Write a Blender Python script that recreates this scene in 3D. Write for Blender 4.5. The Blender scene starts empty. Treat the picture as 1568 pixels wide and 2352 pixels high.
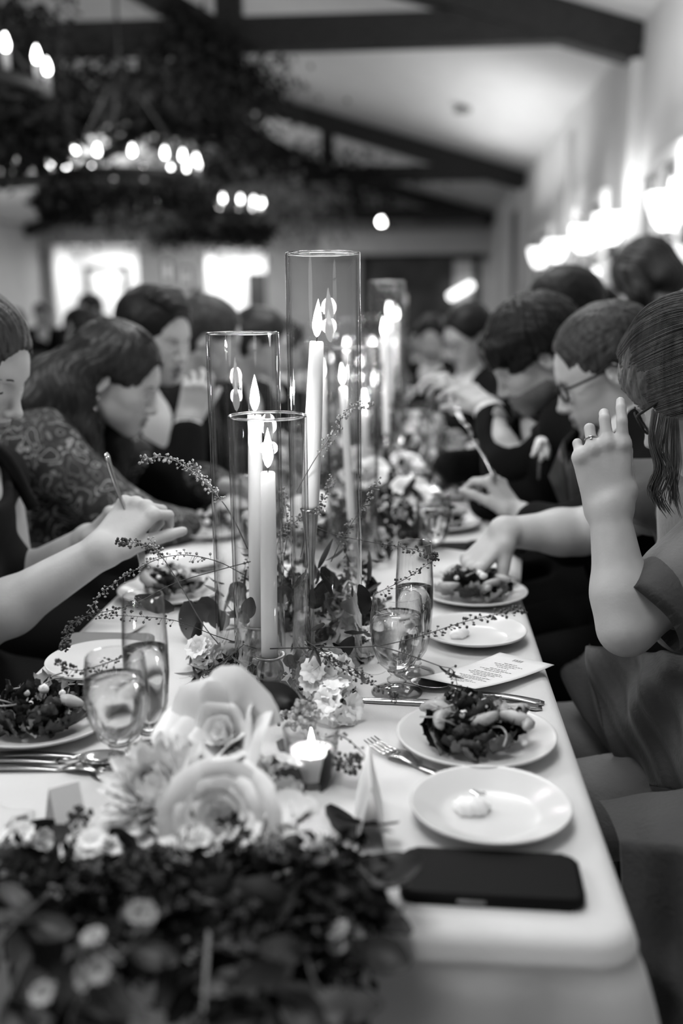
import bpy, bmesh, math, random
import numpy as np
from mathutils import Vector, Matrix, Euler, Quaternion
R = random.Random(7)
PI = math.pi
# ------------------------------------------------------------------ camera
F_PX, CX, CY = 2287.0, 784.0, 1176.0
CAM = Vector((0.0, 0.0, 1.26))
_v = Vector((181.0, 473.0, -F_PX))                       # world +Y seen from the camera
_n = Vector((96.0, -(F_PX**2 + 96*181)/473.0, -F_PX))    # world down
YC = _v.normalized(); ZC = (-_n).normalized(); XC = YC.cross(ZC)
ROT = Matrix((XC, YC, ZC))                               # camera -> world
scene = bpy.context.scene
cam_data = bpy.data.cameras.new('camera')
cam = bpy.data.objects.new('camera', cam_data)
scene.collection.objects.link(cam)
cam.matrix_world = Matrix.Translation(CAM) @ ROT.to_4x4()
cam_data.sensor_fit = 'VERTICAL'; cam_data.sensor_height = 36.0; cam_data.sensor_width = 24.0
cam_data.lens = 35.0
cam_data.clip_start = 0.05; cam_data.clip_end = 100
cam_data.dof.use_dof = True
cam_data.dof.focus_distance = 1.34
cam_data.dof.aperture_fstop = 1.9
scene.camera = cam

def ray(x, y):
    return (ROT @ Vector(((x-CX)/F_PX, -(y-CY)/F_PX, -1.0)))
def px(x, y, Y):
    "point of the world plane y=Y seen at a pixel of the photograph"
    d = ray(x, y); return CAM + d*(Y/d.y)
TZ = 0.7535                                              # top of the cloth
def pt(x, y, z=TZ):
    "point of a horizontal plane seen at a pixel"
    d = ray(x, y); return CAM + d*((z-CAM.z)/d.z)

# ------------------------------------------------------------------ world, lights, exposure
w = bpy.data.worlds.new('world'); scene.world = w; w.use_nodes = True
w.node_tree.nodes['Background'].inputs[0].default_value = (1, 1, 1, 1)
w.node_tree.nodes['Background'].inputs[1].default_value = 0.03
scene.view_settings.view_transform = 'Standard'; scene.view_settings.look = 'None'
scene.view_settings.gamma = 1.0; scene.view_settings.use_curve_mapping = False
scene.view_settings.exposure = 0.0
cy = scene.cycles
cy.use_denoising = True
cy.max_bounces = 9; cy.diffuse_bounces = 3; cy.glossy_bounces = 4; cy.transmission_bounces = 8
cy.transparent_max_bounces = 24; cy.caustics_reflective = False; cy.caustics_refractive = False
cy.sample_clamp_indirect = 4.0; cy.blur_glossy = 0.5

def lamp(name, kind, loc, energy, size=0.3, rot=None, shape=None, size_y=None, spot=None):
    d = bpy.data.lights.new(name, kind); d.energy = energy
    if kind == 'AREA':
        d.size = size
        if size_y: d.shape = 'RECTANGLE'; d.size_y = size_y
    elif kind == 'SPOT':
        d.shadow_soft_size = size; d.spot_size = spot or 1.6; d.spot_blend = 0.9
    else: d.shadow_soft_size = size
    o = bpy.data.objects.new(name, d); scene.collection.objects.link(o)
    o.location = loc
    if rot: o.rotation_euler = rot
    return o
# the row of chandeliers carries on towards the camera and behind it: their light
lamp('chandelier_light', 'POINT', (-2.4, 1.5, 2.55), 84, 0.40)
lamp('chandelier_light', 'POINT', (-2.4, -1.9, 2.55), 52, 0.45)
for yy in (4.9, 8.3, 11.7, 15.1):
    lamp('chandelier_light', 'POINT', (-2.4, yy, 2.75), 30, 0.4)
# unseen fill lamps added overhead to brighten table, guests and far wall
lamp('overhead_fill', 'AREA', (-0.5, 0.7, 3.35), 36, 1.0)
lamp('overhead_fill', 'AREA', (-0.2, 3.4, 3.3), 38, 1.0)
lamp('overhead_fill', 'AREA', (-0.6, 7.0, 3.3), 36, 1.2)
lamp('overhead_fill', 'AREA', (-5.0, 14.0, 3.4), 110, 2.0)
lamp('overhead_fill', 'AREA', (-5.5, 23.0, 3.4), 380, 2.0)
# unseen upward fill lamps added to brighten the ceiling
lamp('ceiling_fill', 'AREA', (0.9, 5.0, 2.6), 52, 0.6, rot=(PI, 0, 0), size_y=6)
lamp('ceiling_fill', 'AREA', (0.9, 14.0, 2.6), 42, 0.6, rot=(PI, 0, 0), size_y=5)
lamp('ceiling_fill', 'AREA', (-6.5, 20.0, 2.6), 190, 1.0, rot=(PI, 0, 0), size_y=5)

# ------------------------------------------------------------------ materials
MATS = {}
def mat(name, col, rough=0.6, metal=0.0, noise=0.0, nscale=20.0, bump=0.0, bscale=80.0, spec=0.5,
        emit=None, estr=0.0, trans=0.0, ior=1.45, sheen=0.0, sss=0.0, stretch=None, coat=0.0):
    m = bpy.data.materials.new(name); m.use_nodes = True
    nt = m.node_tree; b = nt.nodes['Principled BSDF']
    c = (col, col, col, 1) if not isinstance(col, tuple) else col + (1,)
    b.inputs['Base Color'].default_value = c
    b.inputs['Roughness'].default_value = rough; b.inputs['Metallic'].default_value = metal
    b.inputs['Specular IOR Level'].default_value = spec
    b.inputs['IOR'].default_value = ior
    b.inputs['Transmission Weight'].default_value = trans
    if sheen: b.inputs['Sheen Weight'].default_value = sheen
    if coat: b.inputs['Coat Weight'].default_value = coat
    if sss:
        b.inputs['Subsurface Weight'].default_value = sss
        b.inputs['Subsurface Radius'].default_value = (0.008, 0.008, 0.008)
        b.inputs['Subsurface Scale'].default_value = 1.0
    if emit is not None:
        b.inputs['Emission Color'].default_value = (emit, emit, emit, 1); b.inputs['Emission Strength'].default_value = estr
    tc = nt.nodes.new('ShaderNodeTexCoord'); mp = nt.nodes.new('ShaderNodeMapping')
    nt.links.new(tc.outputs['Object'], mp.inputs[0])
    if stretch: mp.inputs['Scale'].default_value = stretch
    if noise:
        n = nt.nodes.new('ShaderNodeTexNoise'); n.inputs['Scale'].default_value = nscale; n.inputs['Detail'].default_value = 4
        nt.links.new(mp.outputs[0], n.inputs[0])
        r = nt.nodes.new('ShaderNodeValToRGB')
        g = col if not isinstance(col, tuple) else col[0]
        lo, hi = g*(1-noise), min(1, g*(1+noise))
        r.color_ramp.elements[0].position = 0.3; r.color_ramp.elements[1].position = 0.7
        r.color_ramp.elements[0].color = (lo, lo, lo, 1); r.color_ramp.elements[1].color = (hi, hi, hi, 1)
        nt.links.new(n.outputs[0], r.inputs[0]); nt.links.new(r.outputs[0], b.inputs['Base Color'])
    if bump:
        n = nt.nodes.new('ShaderNodeTexNoise'); n.inputs['Scale'].default_value = bscale; n.inputs['Detail'].default_value = 3
        nt.links.new(mp.outputs[0], n.inputs[0])
        bp = nt.nodes.new('ShaderNodeBump'); bp.inputs['Strength'].default_value = bump; bp.inputs['Distance'].default_value = 0.004
        nt.links.new(n.outputs[0], bp.inputs['Height']); nt.links.new(bp.outputs[0], b.inputs['Normal'])
    MATS[name] = m
    return m

def glass_mat(name, tint=0.985, r0=0.035, r1=0.85, power=3.2, rough=0.0, dark=None):
    "thin drinking/vase glass: clear face-on, mirror-like towards its rims (Schlick)"
    m = bpy.data.materials.new(name); m.use_nodes = True
    nt = m.node_tree; nt.nodes.clear()
    out = nt.nodes.new('ShaderNodeOutputMaterial')
    tr = nt.nodes.new('ShaderNodeBsdfTransparent'); tr.inputs[0].default_value = (tint, tint, tint, 1)
    gs = nt.nodes.new('ShaderNodeBsdfGlossy'); gs.inputs['Roughness'].default_value = rough
    lw = nt.nodes.new('ShaderNodeLayerWeight'); lw.inputs[0].default_value = 0.5
    pw = nt.nodes.new('ShaderNodeMath'); pw.operation = 'POWER'; pw.inputs[1].default_value = power
    nt.links.new(lw.outputs['Facing'], pw.inputs[0])
    mr = nt.nodes.new('ShaderNodeMapRange'); mr.inputs['To Min'].default_value = r0; mr.inputs['To Max'].default_value = r1
    nt.links.new(pw.outputs[0], mr.inputs[0])
    mx = nt.nodes.new('ShaderNodeMixShader'); nt.links.new(mr.outputs[0], mx.inputs[0])
    nt.links.new(tr.outputs[0], mx.inputs[1]); nt.links.new(gs.outputs[0], mx.inputs[2])
    if dark is not None:      # a grazing path runs through more glass and loses more light
        p2 = nt.nodes.new('ShaderNodeMath'); p2.operation = 'POWER'; p2.inputs[1].default_value = 5.0
        nt.links.new(lw.outputs['Facing'], p2.inputs[0])
        m2 = nt.nodes.new('ShaderNodeMapRange'); m2.inputs['To Min'].default_value = tint; m2.inputs['To Max'].default_value = dark
        nt.links.new(p2.outputs[0], m2.inputs[0]); nt.links.new(m2.outputs[0], tr.inputs[0])
    nt.links.new(mx.outputs[0], out.inputs[0])
    MATS[name] = m; return m

mat('cloth', 0.66, 0.75, noise=0.05, nscale=9, bump=0.15, bscale=350, sheen=0.15)
mat('china', 0.68, 0.2, spec=0.5)
mat('butter', 0.9, 0.35)
mat('paper', 0.80, 0.6)
mat('paper_dim', 0.55, 0.7)
mat('print', 0.10, 0.6)
mat('phone', 0.007, 0.6, spec=0.10)
mat('phone_glass', 0.007, 0.6, spec=0.08)
mat('phone_trim', 0.25, 0.3, metal=0.6)
mat('silver', 0.55, 0.16, metal=1.0)
mat('pewter', 0.42, 0.25, metal=1.0, noise=0.2, nscale=60)
mat('wax', 0.96, 0.4, sss=0.3)
mat('flame', 1.0, emit=1.0, estr=16)
mat('wick', 0.02, 0.9)
mat('bulb', 1.0, emit=1.0, estr=14)
mat('shade', 0.9, emit=1.0, estr=2.6)
mat('glow_small', 1.0, emit=1.0, estr=25)
glass_mat('glass', 0.985, 0.05, 0.85, 2.6, dark=0.35)
glass_mat('vase_glass', 0.99, 0.018, 0.8, 3.4, dark=0.25)
mat('water', 1.0, 0.0, trans=1.0, ior=1.333)
mat('wood', 0.028, 0.65, spec=0.25, noise=0.45, nscale=14, stretch=(1, 1, 8), bump=0.2)
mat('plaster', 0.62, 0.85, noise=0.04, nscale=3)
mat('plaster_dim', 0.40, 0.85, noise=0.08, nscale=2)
mat('trim', 0.78, 0.6)
mat('carpet', 0.03, 0.95, noise=0.3, nscale=40)
mat('dark_wood', 0.012, 0.5)
mat('pane', 0.35, 0.15)
mat('iron', 0.01, 0.5)
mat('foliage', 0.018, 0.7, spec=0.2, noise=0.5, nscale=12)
mat('foliage_lit', 0.12, 0.6, noise=0.5, nscale=15)  # paler copy of foliage with lamp light put into its colour
mat('leaf', 0.036, 0.45, spec=0.4, noise=0.3, nscale=30)
mat('leaf_dark', 0.014, 0.42, spec=0.35, noise=0.3, nscale=30)
mat('leaf_mid', 0.10, 0.5, noise=0.35, nscale=60)
mat('stem', 0.16, 0.6)
mat('stem_dark', 0.05, 0.6)
mat('bud', 0.30, 0.6, noise=0.4, nscale=200)
mat('bud_dark', 0.06, 0.6, noise=0.4, nscale=200)
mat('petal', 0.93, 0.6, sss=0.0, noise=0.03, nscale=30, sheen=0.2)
mat('petal_shade', 0.38, 0.6, noise=0.1, nscale=30)  # darker petal copy, shade put into its colour
mat('lettuce', 0.022, 0.3, noise=0.6, nscale=70, bump=0.4, bscale=120)
mat('lettuce_mid', 0.10, 0.3, noise=0.5, nscale=70, bump=0.4, bscale=120)
mat('lettuce_pale', 0.34, 0.35, noise=0.4, nscale=60)
mat('orange', 0.34, 0.25, noise=0.15, nscale=90, bump=0.4, bscale=200)
mat('cheese', 0.85, 0.6, bump=0.5, bscale=200)
mat('pear', 0.5, 0.4)
mat('skin', 0.47, 0.5, sss=0.10, noise=0.05, nscale=35, bump=0.06, bscale=260)
mat('skin_dim', 0.42, 0.5, sss=0.10, noise=0.06, nscale=35, bump=0.06, bscale=260)
mat('lip', 0.19, 0.4, noise=0.1, nscale=90)
mat('stubble', 0.18, 0.6, noise=0.3, nscale=220)
mat('mouth_inside', 0.02, 0.6)
mat('eye', 0.6, 0.1)
mat('iris', 0.02, 0.1)
mat('lash', 0.01, 0.7)
mat('hair_black', 0.007, 0.45, spec=0.25, bump=0.3, bscale=220, stretch=(1, 1, 0.1))
mat('hair_dark', 0.016, 0.38, spec=0.35, noise=0.5, nscale=120, bump=0.3, bscale=220, stretch=(1, 1, 0.1))
mat('hair_brown', 0.034, 0.45, spec=0.3, noise=0.5, nscale=120, bump=0.35, bscale=260, stretch=(1, 1, 0.2))
mat('hair_light', 0.075, 0.38, spec=0.4, noise=0.6, nscale=120, bump=0.3, bscale=220, stretch=(1, 1, 0.1))
mat('suit', 0.006, 0.85, bump=0.2, bscale=300, spec=0.12)
mat('satin', 0.015, 0.35, spec=0.3)
mat('shirt', 0.72, 0.7, bump=0.1, bscale=200)
mat('tie', 0.02, 0.5)
mat('dress_green', 0.13, 0.7, noise=0.10, nscale=8, bump=0.25, bscale=150, sheen=0.3)
mat('dress_black', 0.008, 0.8, spec=0.15)
mat('ruffle', 0.42, 0.7, bump=0.3, bscale=60)
mat('cushion', 0.09, 0.7, noise=0.15, nscale=10)
mat('chair_frame', 0.02, 0.4)
mat('gold', 0.5, 0.15, metal=1.0)
mat('lens', 0.6, 0.05, trans=1.0, ior=1.05)

def floral_mat():
    m = bpy.data.materials.new('floral'); m.use_nodes = True
    nt = m.node_tree; b = nt.nodes['Principled BSDF']; b.inputs['Roughness'].default_value = 0.7
    tc = nt.nodes.new('ShaderNodeTexCoord')
    ns = nt.nodes.new('ShaderNodeTexNoise'); ns.inputs['Scale'].default_value = 14; ns.inputs['Detail'].default_value = 2
    nt.links.new(tc.outputs['Object'], ns.inputs[0])
    ad = nt.nodes.new('ShaderNodeMixRGB'); ad.blend_type = 'LINEAR_LIGHT'; ad.inputs[0].default_value = 0.06
    nt.links.new(tc.outputs['Object'], ad.inputs[1]); nt.links.new(ns.outputs['Color'], ad.inputs[2])
    vo = nt.nodes.new('ShaderNodeTexVoronoi'); vo.inputs['Scale'].default_value = 25
    nt.links.new(ad.outputs[0], vo.inputs[0])
    rings = nt.nodes.new('ShaderNodeMath'); rings.operation = 'MULTIPLY'; rings.inputs[1].default_value = 19
    nt.links.new(vo.outputs['Distance'], rings.inputs[0])
    sn = nt.nodes.new('ShaderNodeMath'); sn.operation = 'SINE'; nt.links.new(rings.outputs[0], sn.inputs[0])
    r = nt.nodes.new('ShaderNodeValToRGB'); e = r.color_ramp.elements
    e[0].position = 0.0; e[0].color = (0.012,)*3 + (1,); e[1].position = 0.95; e[1].color = (0.17,)*3 + (1,)
    x = e.new(0.55); x.color = (0.02,)*3 + (1,); x = e.new(0.72); x.color = (0.07,)*3 + (1,)
    nt.links.new(sn.outputs[0], r.inputs[0])
    sc_ = nt.nodes.new('ShaderNodeMixRGB'); sc_.blend_type = 'MULTIPLY'; sc_.inputs[0].default_value = 0.8
    nt.links.new(r.outputs[0], sc_.inputs[1]); 
    r2 = nt.nodes.new('ShaderNodeValToRGB'); r2.color_ramp.elements[0].position = 0.35; r2.color_ramp.elements[1].position = 0.8
    r2.color_ramp.elements[0].color = (0.3,)*3 + (1,); r2.color_ramp.elements[1].color = (2.2,)*3 + (1,)
    sp = nt.nodes.new('ShaderNodeSeparateColor'); nt.links.new(vo.outputs['Color'], sp.inputs[0])
    nt.links.new(sp.outputs[0], r2.inputs[0]); nt.links.new(r2.outputs[0], sc_.inputs[2])
    nt.links.new(sc_.outputs[0], b.inputs['Base Color'])
    MATS['floral'] = m
floral_mat()

# ------------------------------------------------------------------ object helpers
COL = scene.collection
def M(n): return MATS[n]
def mesh_from_bm(bm, name, m, smooth=True):
    me = bpy.data.meshes.new(name); bm.normal_update(); bm.to_mesh(me); bm.free()
    if smooth: me.polygons.foreach_set('use_smooth', [True]*len(me.polygons))
    for mm in (m if isinstance(m, (list, tuple)) else [m]): me.materials.append(MATS[mm])
    return me
def link(name, me, parent=None, loc=None, rot=None, scale=None):
    o = bpy.data.objects.new(name, me); COL.objects.link(o)
    if parent is not None: o.parent = parent
    if loc is not None: o.location = loc
    if rot is not None: o.rotation_euler = rot
    if scale is not None: o.scale = scale if not isinstance(scale, (int, float)) else (scale,)*3
    return o
def obj(name, bm, m, parent=None, smooth=True, **k):
    return link(name, mesh_from_bm(bm, name, m, smooth), parent, **k)
def tag(o, label=None, cat=None, group=None, kind=None):
    if label: o['label'] = label
    if cat: o['category'] = cat
    if group: o['group'] = group
    if kind: o['kind'] = kind
    return o
def thing(name, label, cat, loc=(0, 0, 0), rot=(0, 0, 0), group=None):
    o = bpy.data.objects.new(name, None); COL.objects.link(o); o.empty_display_size = 0.05
    o.location = loc; o.rotation_euler = rot
    return tag(o, label, cat, group)
def copy_tree(o, parent=None, loc=None, rotz=None, label=None, group=None, scale=None):
    c = o.copy(); COL.objects.link(c)
    if parent is not None: c.parent = parent
    if loc is not None: c.location = loc
    if rotz is not None: c.rotation_euler = (c.rotation_euler[0], c.rotation_euler[1], rotz)
    if scale is not None: c.scale = (scale,)*3
    if label: c['label'] = label
    if group: c['group'] = group
    for ch in list(KIDS(o)): copy_tree(ch, c)
    return c
def KIDS(o): return o.children

def add_box(bm, c, s, rot=None, bev=0.0):
    r = bmesh.ops.create_cube(bm, size=1.0); vs = r['verts']
    mm = Matrix.Translation(Vector(c)) @ (rot.to_4x4() if rot is not None else Matrix.Identity(4)) @ Matrix.Diagonal((s[0], s[1], s[2], 1))
    bmesh.ops.transform(bm, matrix=mm, verts=vs)
    if bev:
        es = list({e for v in vs for e in v.link_edges})
        bmesh.ops.bevel(bm, geom=es, offset=bev, segments=2, affect='EDGES', profile=0.6)
    return vs
def frame_of(d):
    d = Vector(d).normalized(); a = Vector((0, 0, 1)) if abs(d.z) < 0.9 else Vector((1, 0, 0))
    u = d.cross(a).normalized(); return u, d.cross(u).normalized()
def add_tube(bm, pts, rad, n=8, caps=True):
    pts = [Vector(p) for p in pts]
    if not isinstance(rad, (list, tuple)): rad = [rad]*len(pts)
    rings = []; u = None
    for i, p in enumerate(pts):
        d = (pts[min(i+1, len(pts)-1)] - pts[max(i-1, 0)])
        if d.length < 1e-9: d = Vector((0, 0, 1))
        d.normalize()
        if u is None: u, v = frame_of(d)
        else:
            u = (u - d*u.dot(d)); u = u.normalized() if u.length > 1e-6 else frame_of(d)[0]; v = d.cross(u)
        rings.append([bm.verts.new(p + (u*math.cos(2*PI*k/n) + v*math.sin(2*PI*k/n))*rad[i]) for k in range(n)])
    for a, b in zip(rings, rings[1:]):
        for k in range(n): bm.faces.new((a[k], a[(k+1) % n], b[(k+1) % n], b[k]))
    if caps and n > 2:
        bm.faces.new(rings[0][::-1]); bm.faces.new(rings[-1])
def add_lathe(bm, prof, n=32, c=(0, 0, 0)):
    "prof: list of (radius, z); closed on the axis where radius is 0"
    c = Vector(c); rings = []
    for r, z in prof:
        if r < 1e-6: rings.append([bm.verts.new(c + Vector((0, 0, z)))])
        else: rings.append([bm.verts.new(c + Vector((r*math.cos(2*PI*k/n), r*math.sin(2*PI*k/n), z))) for k in range(n)])
    for a, b in zip(rings, rings[1:]):
        for k in range(n):
            k2 = (k+1) % n
            if len(a) == 1 and len(b) == 1: continue
            if len(a) == 1: bm.faces.new((a[0], b[k2], b[k]))
            elif len(b) == 1: bm.faces.new((a[k], a[k2], b[0]))
            else: bm.faces.new((a[k], a[k2], b[k2], b[k]))
def crv(pts, n=12):
    "Catmull-Rom through points"
    pts = [Vector(p) for p in pts]; P = [pts[0]*2-pts[1]] + pts + [pts[-1]*2-pts[-2]]
    out = []
    for i in range(1, len(P)-2):
        a, b, c, d = P[i-1:i+3]
        for k in range(n):
            t = k/n
            out.append(0.5*((2*b) + (c-a)*t + (2*a-5*b+4*c-d)*t*t + (3*b-a-3*c+d)*t**3))
    out.append(pts[-1]); return out
def add_ico(bm, c, r, sub=1, sc=(1, 1, 1), rot=None):
    res = bmesh.ops.create_icosphere(bm, subdivisions=sub, radius=r)
    mm = Matrix.Translation(Vector(c)) @ (rot.to_4x4() if rot is not None else Matrix.Identity(4)) @ Matrix.Diagonal((sc[0], sc[1], sc[2], 1))
    bmesh.ops.transform(bm, matrix=mm, verts=res['verts'])
def add_prism(bm, outline, z0, z1):
    n = len(outline)
    a = [bm.verts.new((p[0], p[1], z0)) for p in outline]; b = [bm.verts.new((p[0], p[1], z1)) for p in outline]
    bm.faces.new(a[::-1]); bm.faces.new(b)
    for k in range(n): bm.faces.new((a[k], a[(k+1) % n], b[(k+1) % n], b[k]))
def rrect(w, h, r, n=5):
    out = []
    for cx, cy_, a0 in ((w/2-r, h/2-r, 0), (-w/2+r, h/2-r, PI/2), (-w/2+r, -h/2+r, PI), (w/2-r, -h/2+r, 1.5*PI)):
        for k in range(n+1):
            a = a0 + PI/2*k/n; out.append((cx+r*math.cos(a), cy_+r*math.sin(a)))
    return out
def quick_mesh(name, verts, faces, m, smooth=False):
    "fast mesh from numpy arrays, all faces of one size"
    verts = np.asarray(verts, np.float32); faces = np.asarray(faces, np.int32)
    me = bpy.data.meshes.new(name); k = faces.shape[1]
    me.vertices.add(len(verts)); me.vertices.foreach_set('co', verts.ravel())
    me.loops.add(faces.size); me.loops.foreach_set('vertex_index', faces.ravel())
    me.polygons.add(len(faces)); me.polygons.foreach_set('loop_start', np.arange(0, faces.size, k, dtype=np.int32))
    me.polygons.foreach_set('use_smooth', np.full(len(faces), smooth))
    me.update(calc_edges=True)
    for mm in (m if isinstance(m, (list, tuple)) else [m]): me.materials.append(MATS[mm])
    return me
# ------------------------------------------------------------------ the room
def struct(name, bm, m, parent=None, smooth=False, **k):
    o = obj(name, bm, m, parent, smooth, **k)
    if parent is None: o['kind'] = 'structure'
    return o
XR, XL, YN, YF = 1.8, -10.2, -4.0, 27.0
XRIDGE = -4.0; HW = 3.51; SL = 0.30
def roof_z(x): return HW + SL*(XR-x) if x > XRIDGE else HW + SL*(XR-XRIDGE) - SL*(XRIDGE-x)
bm = bmesh.new(); add_box(bm, ((XR+XL)/2, (YN+YF)/2, -0.05), (XR-XL+0.4, YF-YN+0.4, 0.1)); struct('floor', bm, 'carpet')
bm = bmesh.new(); add_box(bm, (XR+0.1, (YN+YF)/2, HW/2), (0.2, YF-YN, HW+0.1)); struct('wall_right', bm, 'plaster')
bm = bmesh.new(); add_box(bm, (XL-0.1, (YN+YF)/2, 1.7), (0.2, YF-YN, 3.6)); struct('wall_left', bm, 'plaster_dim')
def gable(y0, y1, name, holes=()):
    bm = bmesh.new()
    xs = sorted({XL-0.2, XR+0.2, XRIDGE} | {h[0] for h in holes} | {h[1] for h in holes})
    for a, b in zip(xs, xs[1:]):
        zb = 0.0; seg = []
        for h in holes:
            if h[0] <= a and h[1] >= b: zb = h[2]
        p = [(a, zb), (b, zb), (b, roof_z(b)+0.05), (a, roof_z(a)+0.05)]
        f = [bm.verts.new((q[0], y0, q[1])) for q in p]; g = [bm.verts.new((q[0], y1, q[1])) for q in p]
        bm.faces.new(f); bm.faces.new(g[::-1])
        for k in range(4): bm.faces.new((f[k], g[k], g[(k+1) % 4], f[(k+1) % 4]))
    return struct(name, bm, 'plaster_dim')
AL1 = (-9.9, -7.55, 2.95); AL2 = (-5.75, -4.1, 2.78)
gable(YF, YF+0.2, 'wall_far', (AL1, AL2))
gable(YN-0.2, YN, 'wall_near')
bm = bmesh.new()
for x0, x1 in ((XRIDGE, XR+0.3), (XRIDGE, XL-0.3)):
    s = 1 if x1 > x0 else -1
    p = [(x0, roof_z(x0)), (x1, roof_z(x1) if s > 0 else HW+SL*(XR-XRIDGE)-SL*(XRIDGE-x1)), ]
    vs = []
    for yy in (YN-0.2, YF+0.2):
        for (x, z) in p: vs.append((x, yy, z)); vs.append((x, yy, z+0.12))
    v = [bm.verts.new(q) for q in vs]
    a0, a1, b0, b1, c0, c1, d0, d1 = v
    for f in ((a0, b0, d0, c0), (a1, c1, d1, b1), (a0, a1, b1, b0), (c0, d0, d1, c1), (b0, b1, d1, d0), (a0, c0, c1, a1)): bm.faces.new(f)
struct('ceiling', bm, 'plaster')

def beam_between(bm, a, b, h, w, y):
    "rectangular timber in the plane y from a to b (x, z of its centreline)"
    d = Vector((b[0]-a[0], 0, b[1]-a[1])); L = d.length; ang = math.atan2(d.z, d.x)
    add_box(bm, ((a[0]+b[0])/2, y, (a[1]+b[1])/2), (L, w, h), rot=Matrix.Rotation(-ang, 3, 'Y'), bev=0.006)
truss_labels = ['dark timber roof truss nearest the camera, ending on the right wall near the top',
                'second dark timber roof truss, its end lower on the right wall', 'farthest dark timber roof truss in front of the far wall']
for i, ty in enumerate((9.0, 18.2, 26.0)):
    t = thing('roof_truss', truss_labels[i], 'roof truss', (0, ty, 0), group='timber trusses across the hall')
    H = 0.30; W = 0.24
    def part(name, a, b, h=H, w_=W):
        bm = bmesh.new(); beam_between(bm, a, b, h, w_, 0); return obj(name, bm, 'wood', t, smooth=False)
    o = 0.16
    part('rafter', (XR, HW-o), (XRIDGE, roof_z(XRIDGE)-o))
    part('rafter', (XL, roof_z(XL)-o), (XRIDGE, roof_z(XRIDGE)-o))
    part('tie_beam', (1.45, 3.52), (-9.6, 3.52), 0.26, 0.20)
    part('post', (-1.63, 3.4), (-1.63, roof_z(-1.63)-0.2), 0.22, 0.16)
    part('post', (-6.37, 3.4), (-6.37, roof_z(-6.37)-0.2), 0.22, 0.16)
    part('brace', (-1.75, 3.55), (XRIDGE+0.1, roof_z(XRIDGE)-0.45), 0.22, 0.14)
    part('brace', (-6.25, 3.55), (XRIDGE-0.1, roof_z(XRIDGE)-0.45), 0.22, 0.14)
bm = bmesh.new(); add_box(bm, (-7.6, 13.2, 3.42), (5.2, 0.25, 0.2), bev=0.01); tag(obj('ceiling_beam', bm, 'wood', smooth=False), 'short dark beam crossing the hall at the upper left, behind the big chandelier', 'beam')

# pilasters under the trusses, windows between
n = 0
for i, yy in enumerate((9.2, 12.9, 18.2, 23.0)):
    bm = bmesh.new(); add_box(bm, (XR-0.05, yy, 1.62), (0.1, 0.75 if i < 2 else 0.5, 3.2), bev=0.01); n += 1
    struct('trim_%d' % n, bm, 'plaster')
for i, (y0, y1) in enumerate(((4.6, 6.3), (7.3, 8.4), (10.2, 11.9), (14.4, 16.4))):
    bm = bmesh.new(); z0, z1 = 0.95, 2.25
    add_box(bm, (XR-0.008, (y0+y1)/2, (z0+z1)/2), (0.016, y1-y0, z1-z0)); p = struct('window_%d' % (i+1), bm, 'pane')
    for nm, c, s in (('window_head', ((y0+y1)/2, z1+0.05), (y1-y0+0.2, 0.10)), ('window_sill', ((y0+y1)/2, z0-0.03), (y1-y0+0.2, 0.06)),
                     ('window_jamb', (y0-0.05, (z0+z1)/2), (0.1, z1-z0)), ('window_jamb', (y1+0.05, (z0+z1)/2), (0.1, z1-z0)),
                     ('mullion', ((y0+y1)/2, (z0+z1)/2), (0.05, z1-z0))):
        bm = bmesh.new(); add_box(bm, (XR-0.03, c[0], c[1]), (0.06, s[0], s[1]), bev=0.006); obj(nm, bm, 'trim', p, smooth=False)
bm = bmesh.new(); add_box(bm, (XR-0.02, 18.95+0.3, 1.5), (0.06, 2.0, 3.0), bev=0.01); d1 = struct('door_1', bm, 'dark_wood')
bm = bmesh.new(); add_box(bm, (XR-0.07, 18.5, 1.02), (0.04, 0.04, 0.3)); obj('door_handle', bm, 'silver', d1)
bm = bmesh.new(); add_box(bm, (XR-0.012, 8, 0.07), (0.02, 24, 0.14)); struct('baseboard_right', bm, 'trim')

# far wall: soffit, framed mirror, shelf, alcoves with doors
yf = YF
a = px(735, 532, yf-0.4); b = px(1160, 580, yf-0.4)
bm = bmesh.new(); add_box(bm, ((a.x+b.x)/2, yf-0.2, (a.z+b.z)/2), (b.x-a.x, 0.4, a.z-b.z), bev=0.01); n += 1; struct('trim_%d' % n, bm, 'plaster')
for xx in (1130,):
    a = px(xx-12, 600, yf-0.15); bm = bmesh.new(); add_box(bm, (a.x, yf-0.12, 1.2), (0.3, 0.24, 2.4), bev=0.02); n += 1; struct('trim_%d' % n, bm, 'plaster')
m0 = px(830, 575, yf-0.1); m1 = px(1100, 760, yf-0.1)
fm = thing('framed_mirror', 'huge dark framed mirror on the far wall with reflected stone put into its colour', 'mirror', ((m0.x+m1.x)/2, yf-0.06, (m0.z+m1.z)/2))
W_, H_ = m1.x-m0.x, m0.z-m1.z
bm = bmesh.new(); add_box(bm, (0, 0.03, 0), (W_-0.2, 0.03, H_-0.2)); 
mat('stone_reflection', 0.05, 0.5, noise=0.7, nscale=1.6)
obj('mirror_glass', bm, 'stone_reflection', fm, smooth=False)  # the stone reflected in the mirror is painted as a mottled colour
for c, s in (((0, H_/2-0.07), (W_, 0.16)), ((0, -H_/2+0.07), (W_, 0.16)), ((-W_/2+0.07, 0), (0.16, H_)), ((W_/2-0.09, 0), (0.2, H_))):
    bm = bmesh.new(); add_box(bm, (c[0], 0, c[1]), (s[0], 0.1, s[1]), bev=0.02); obj('frame', bm, 'dark_wood', fm, smooth=False)
lp = px(1058, 668, yf-0.4); 
bm = bmesh.new(); add_box(bm, (0, 0, 0), (0.72, 0.1, 0.2), rot=Matrix.Rotation(-0.5, 3, 'Y'), bev=0.09)
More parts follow.
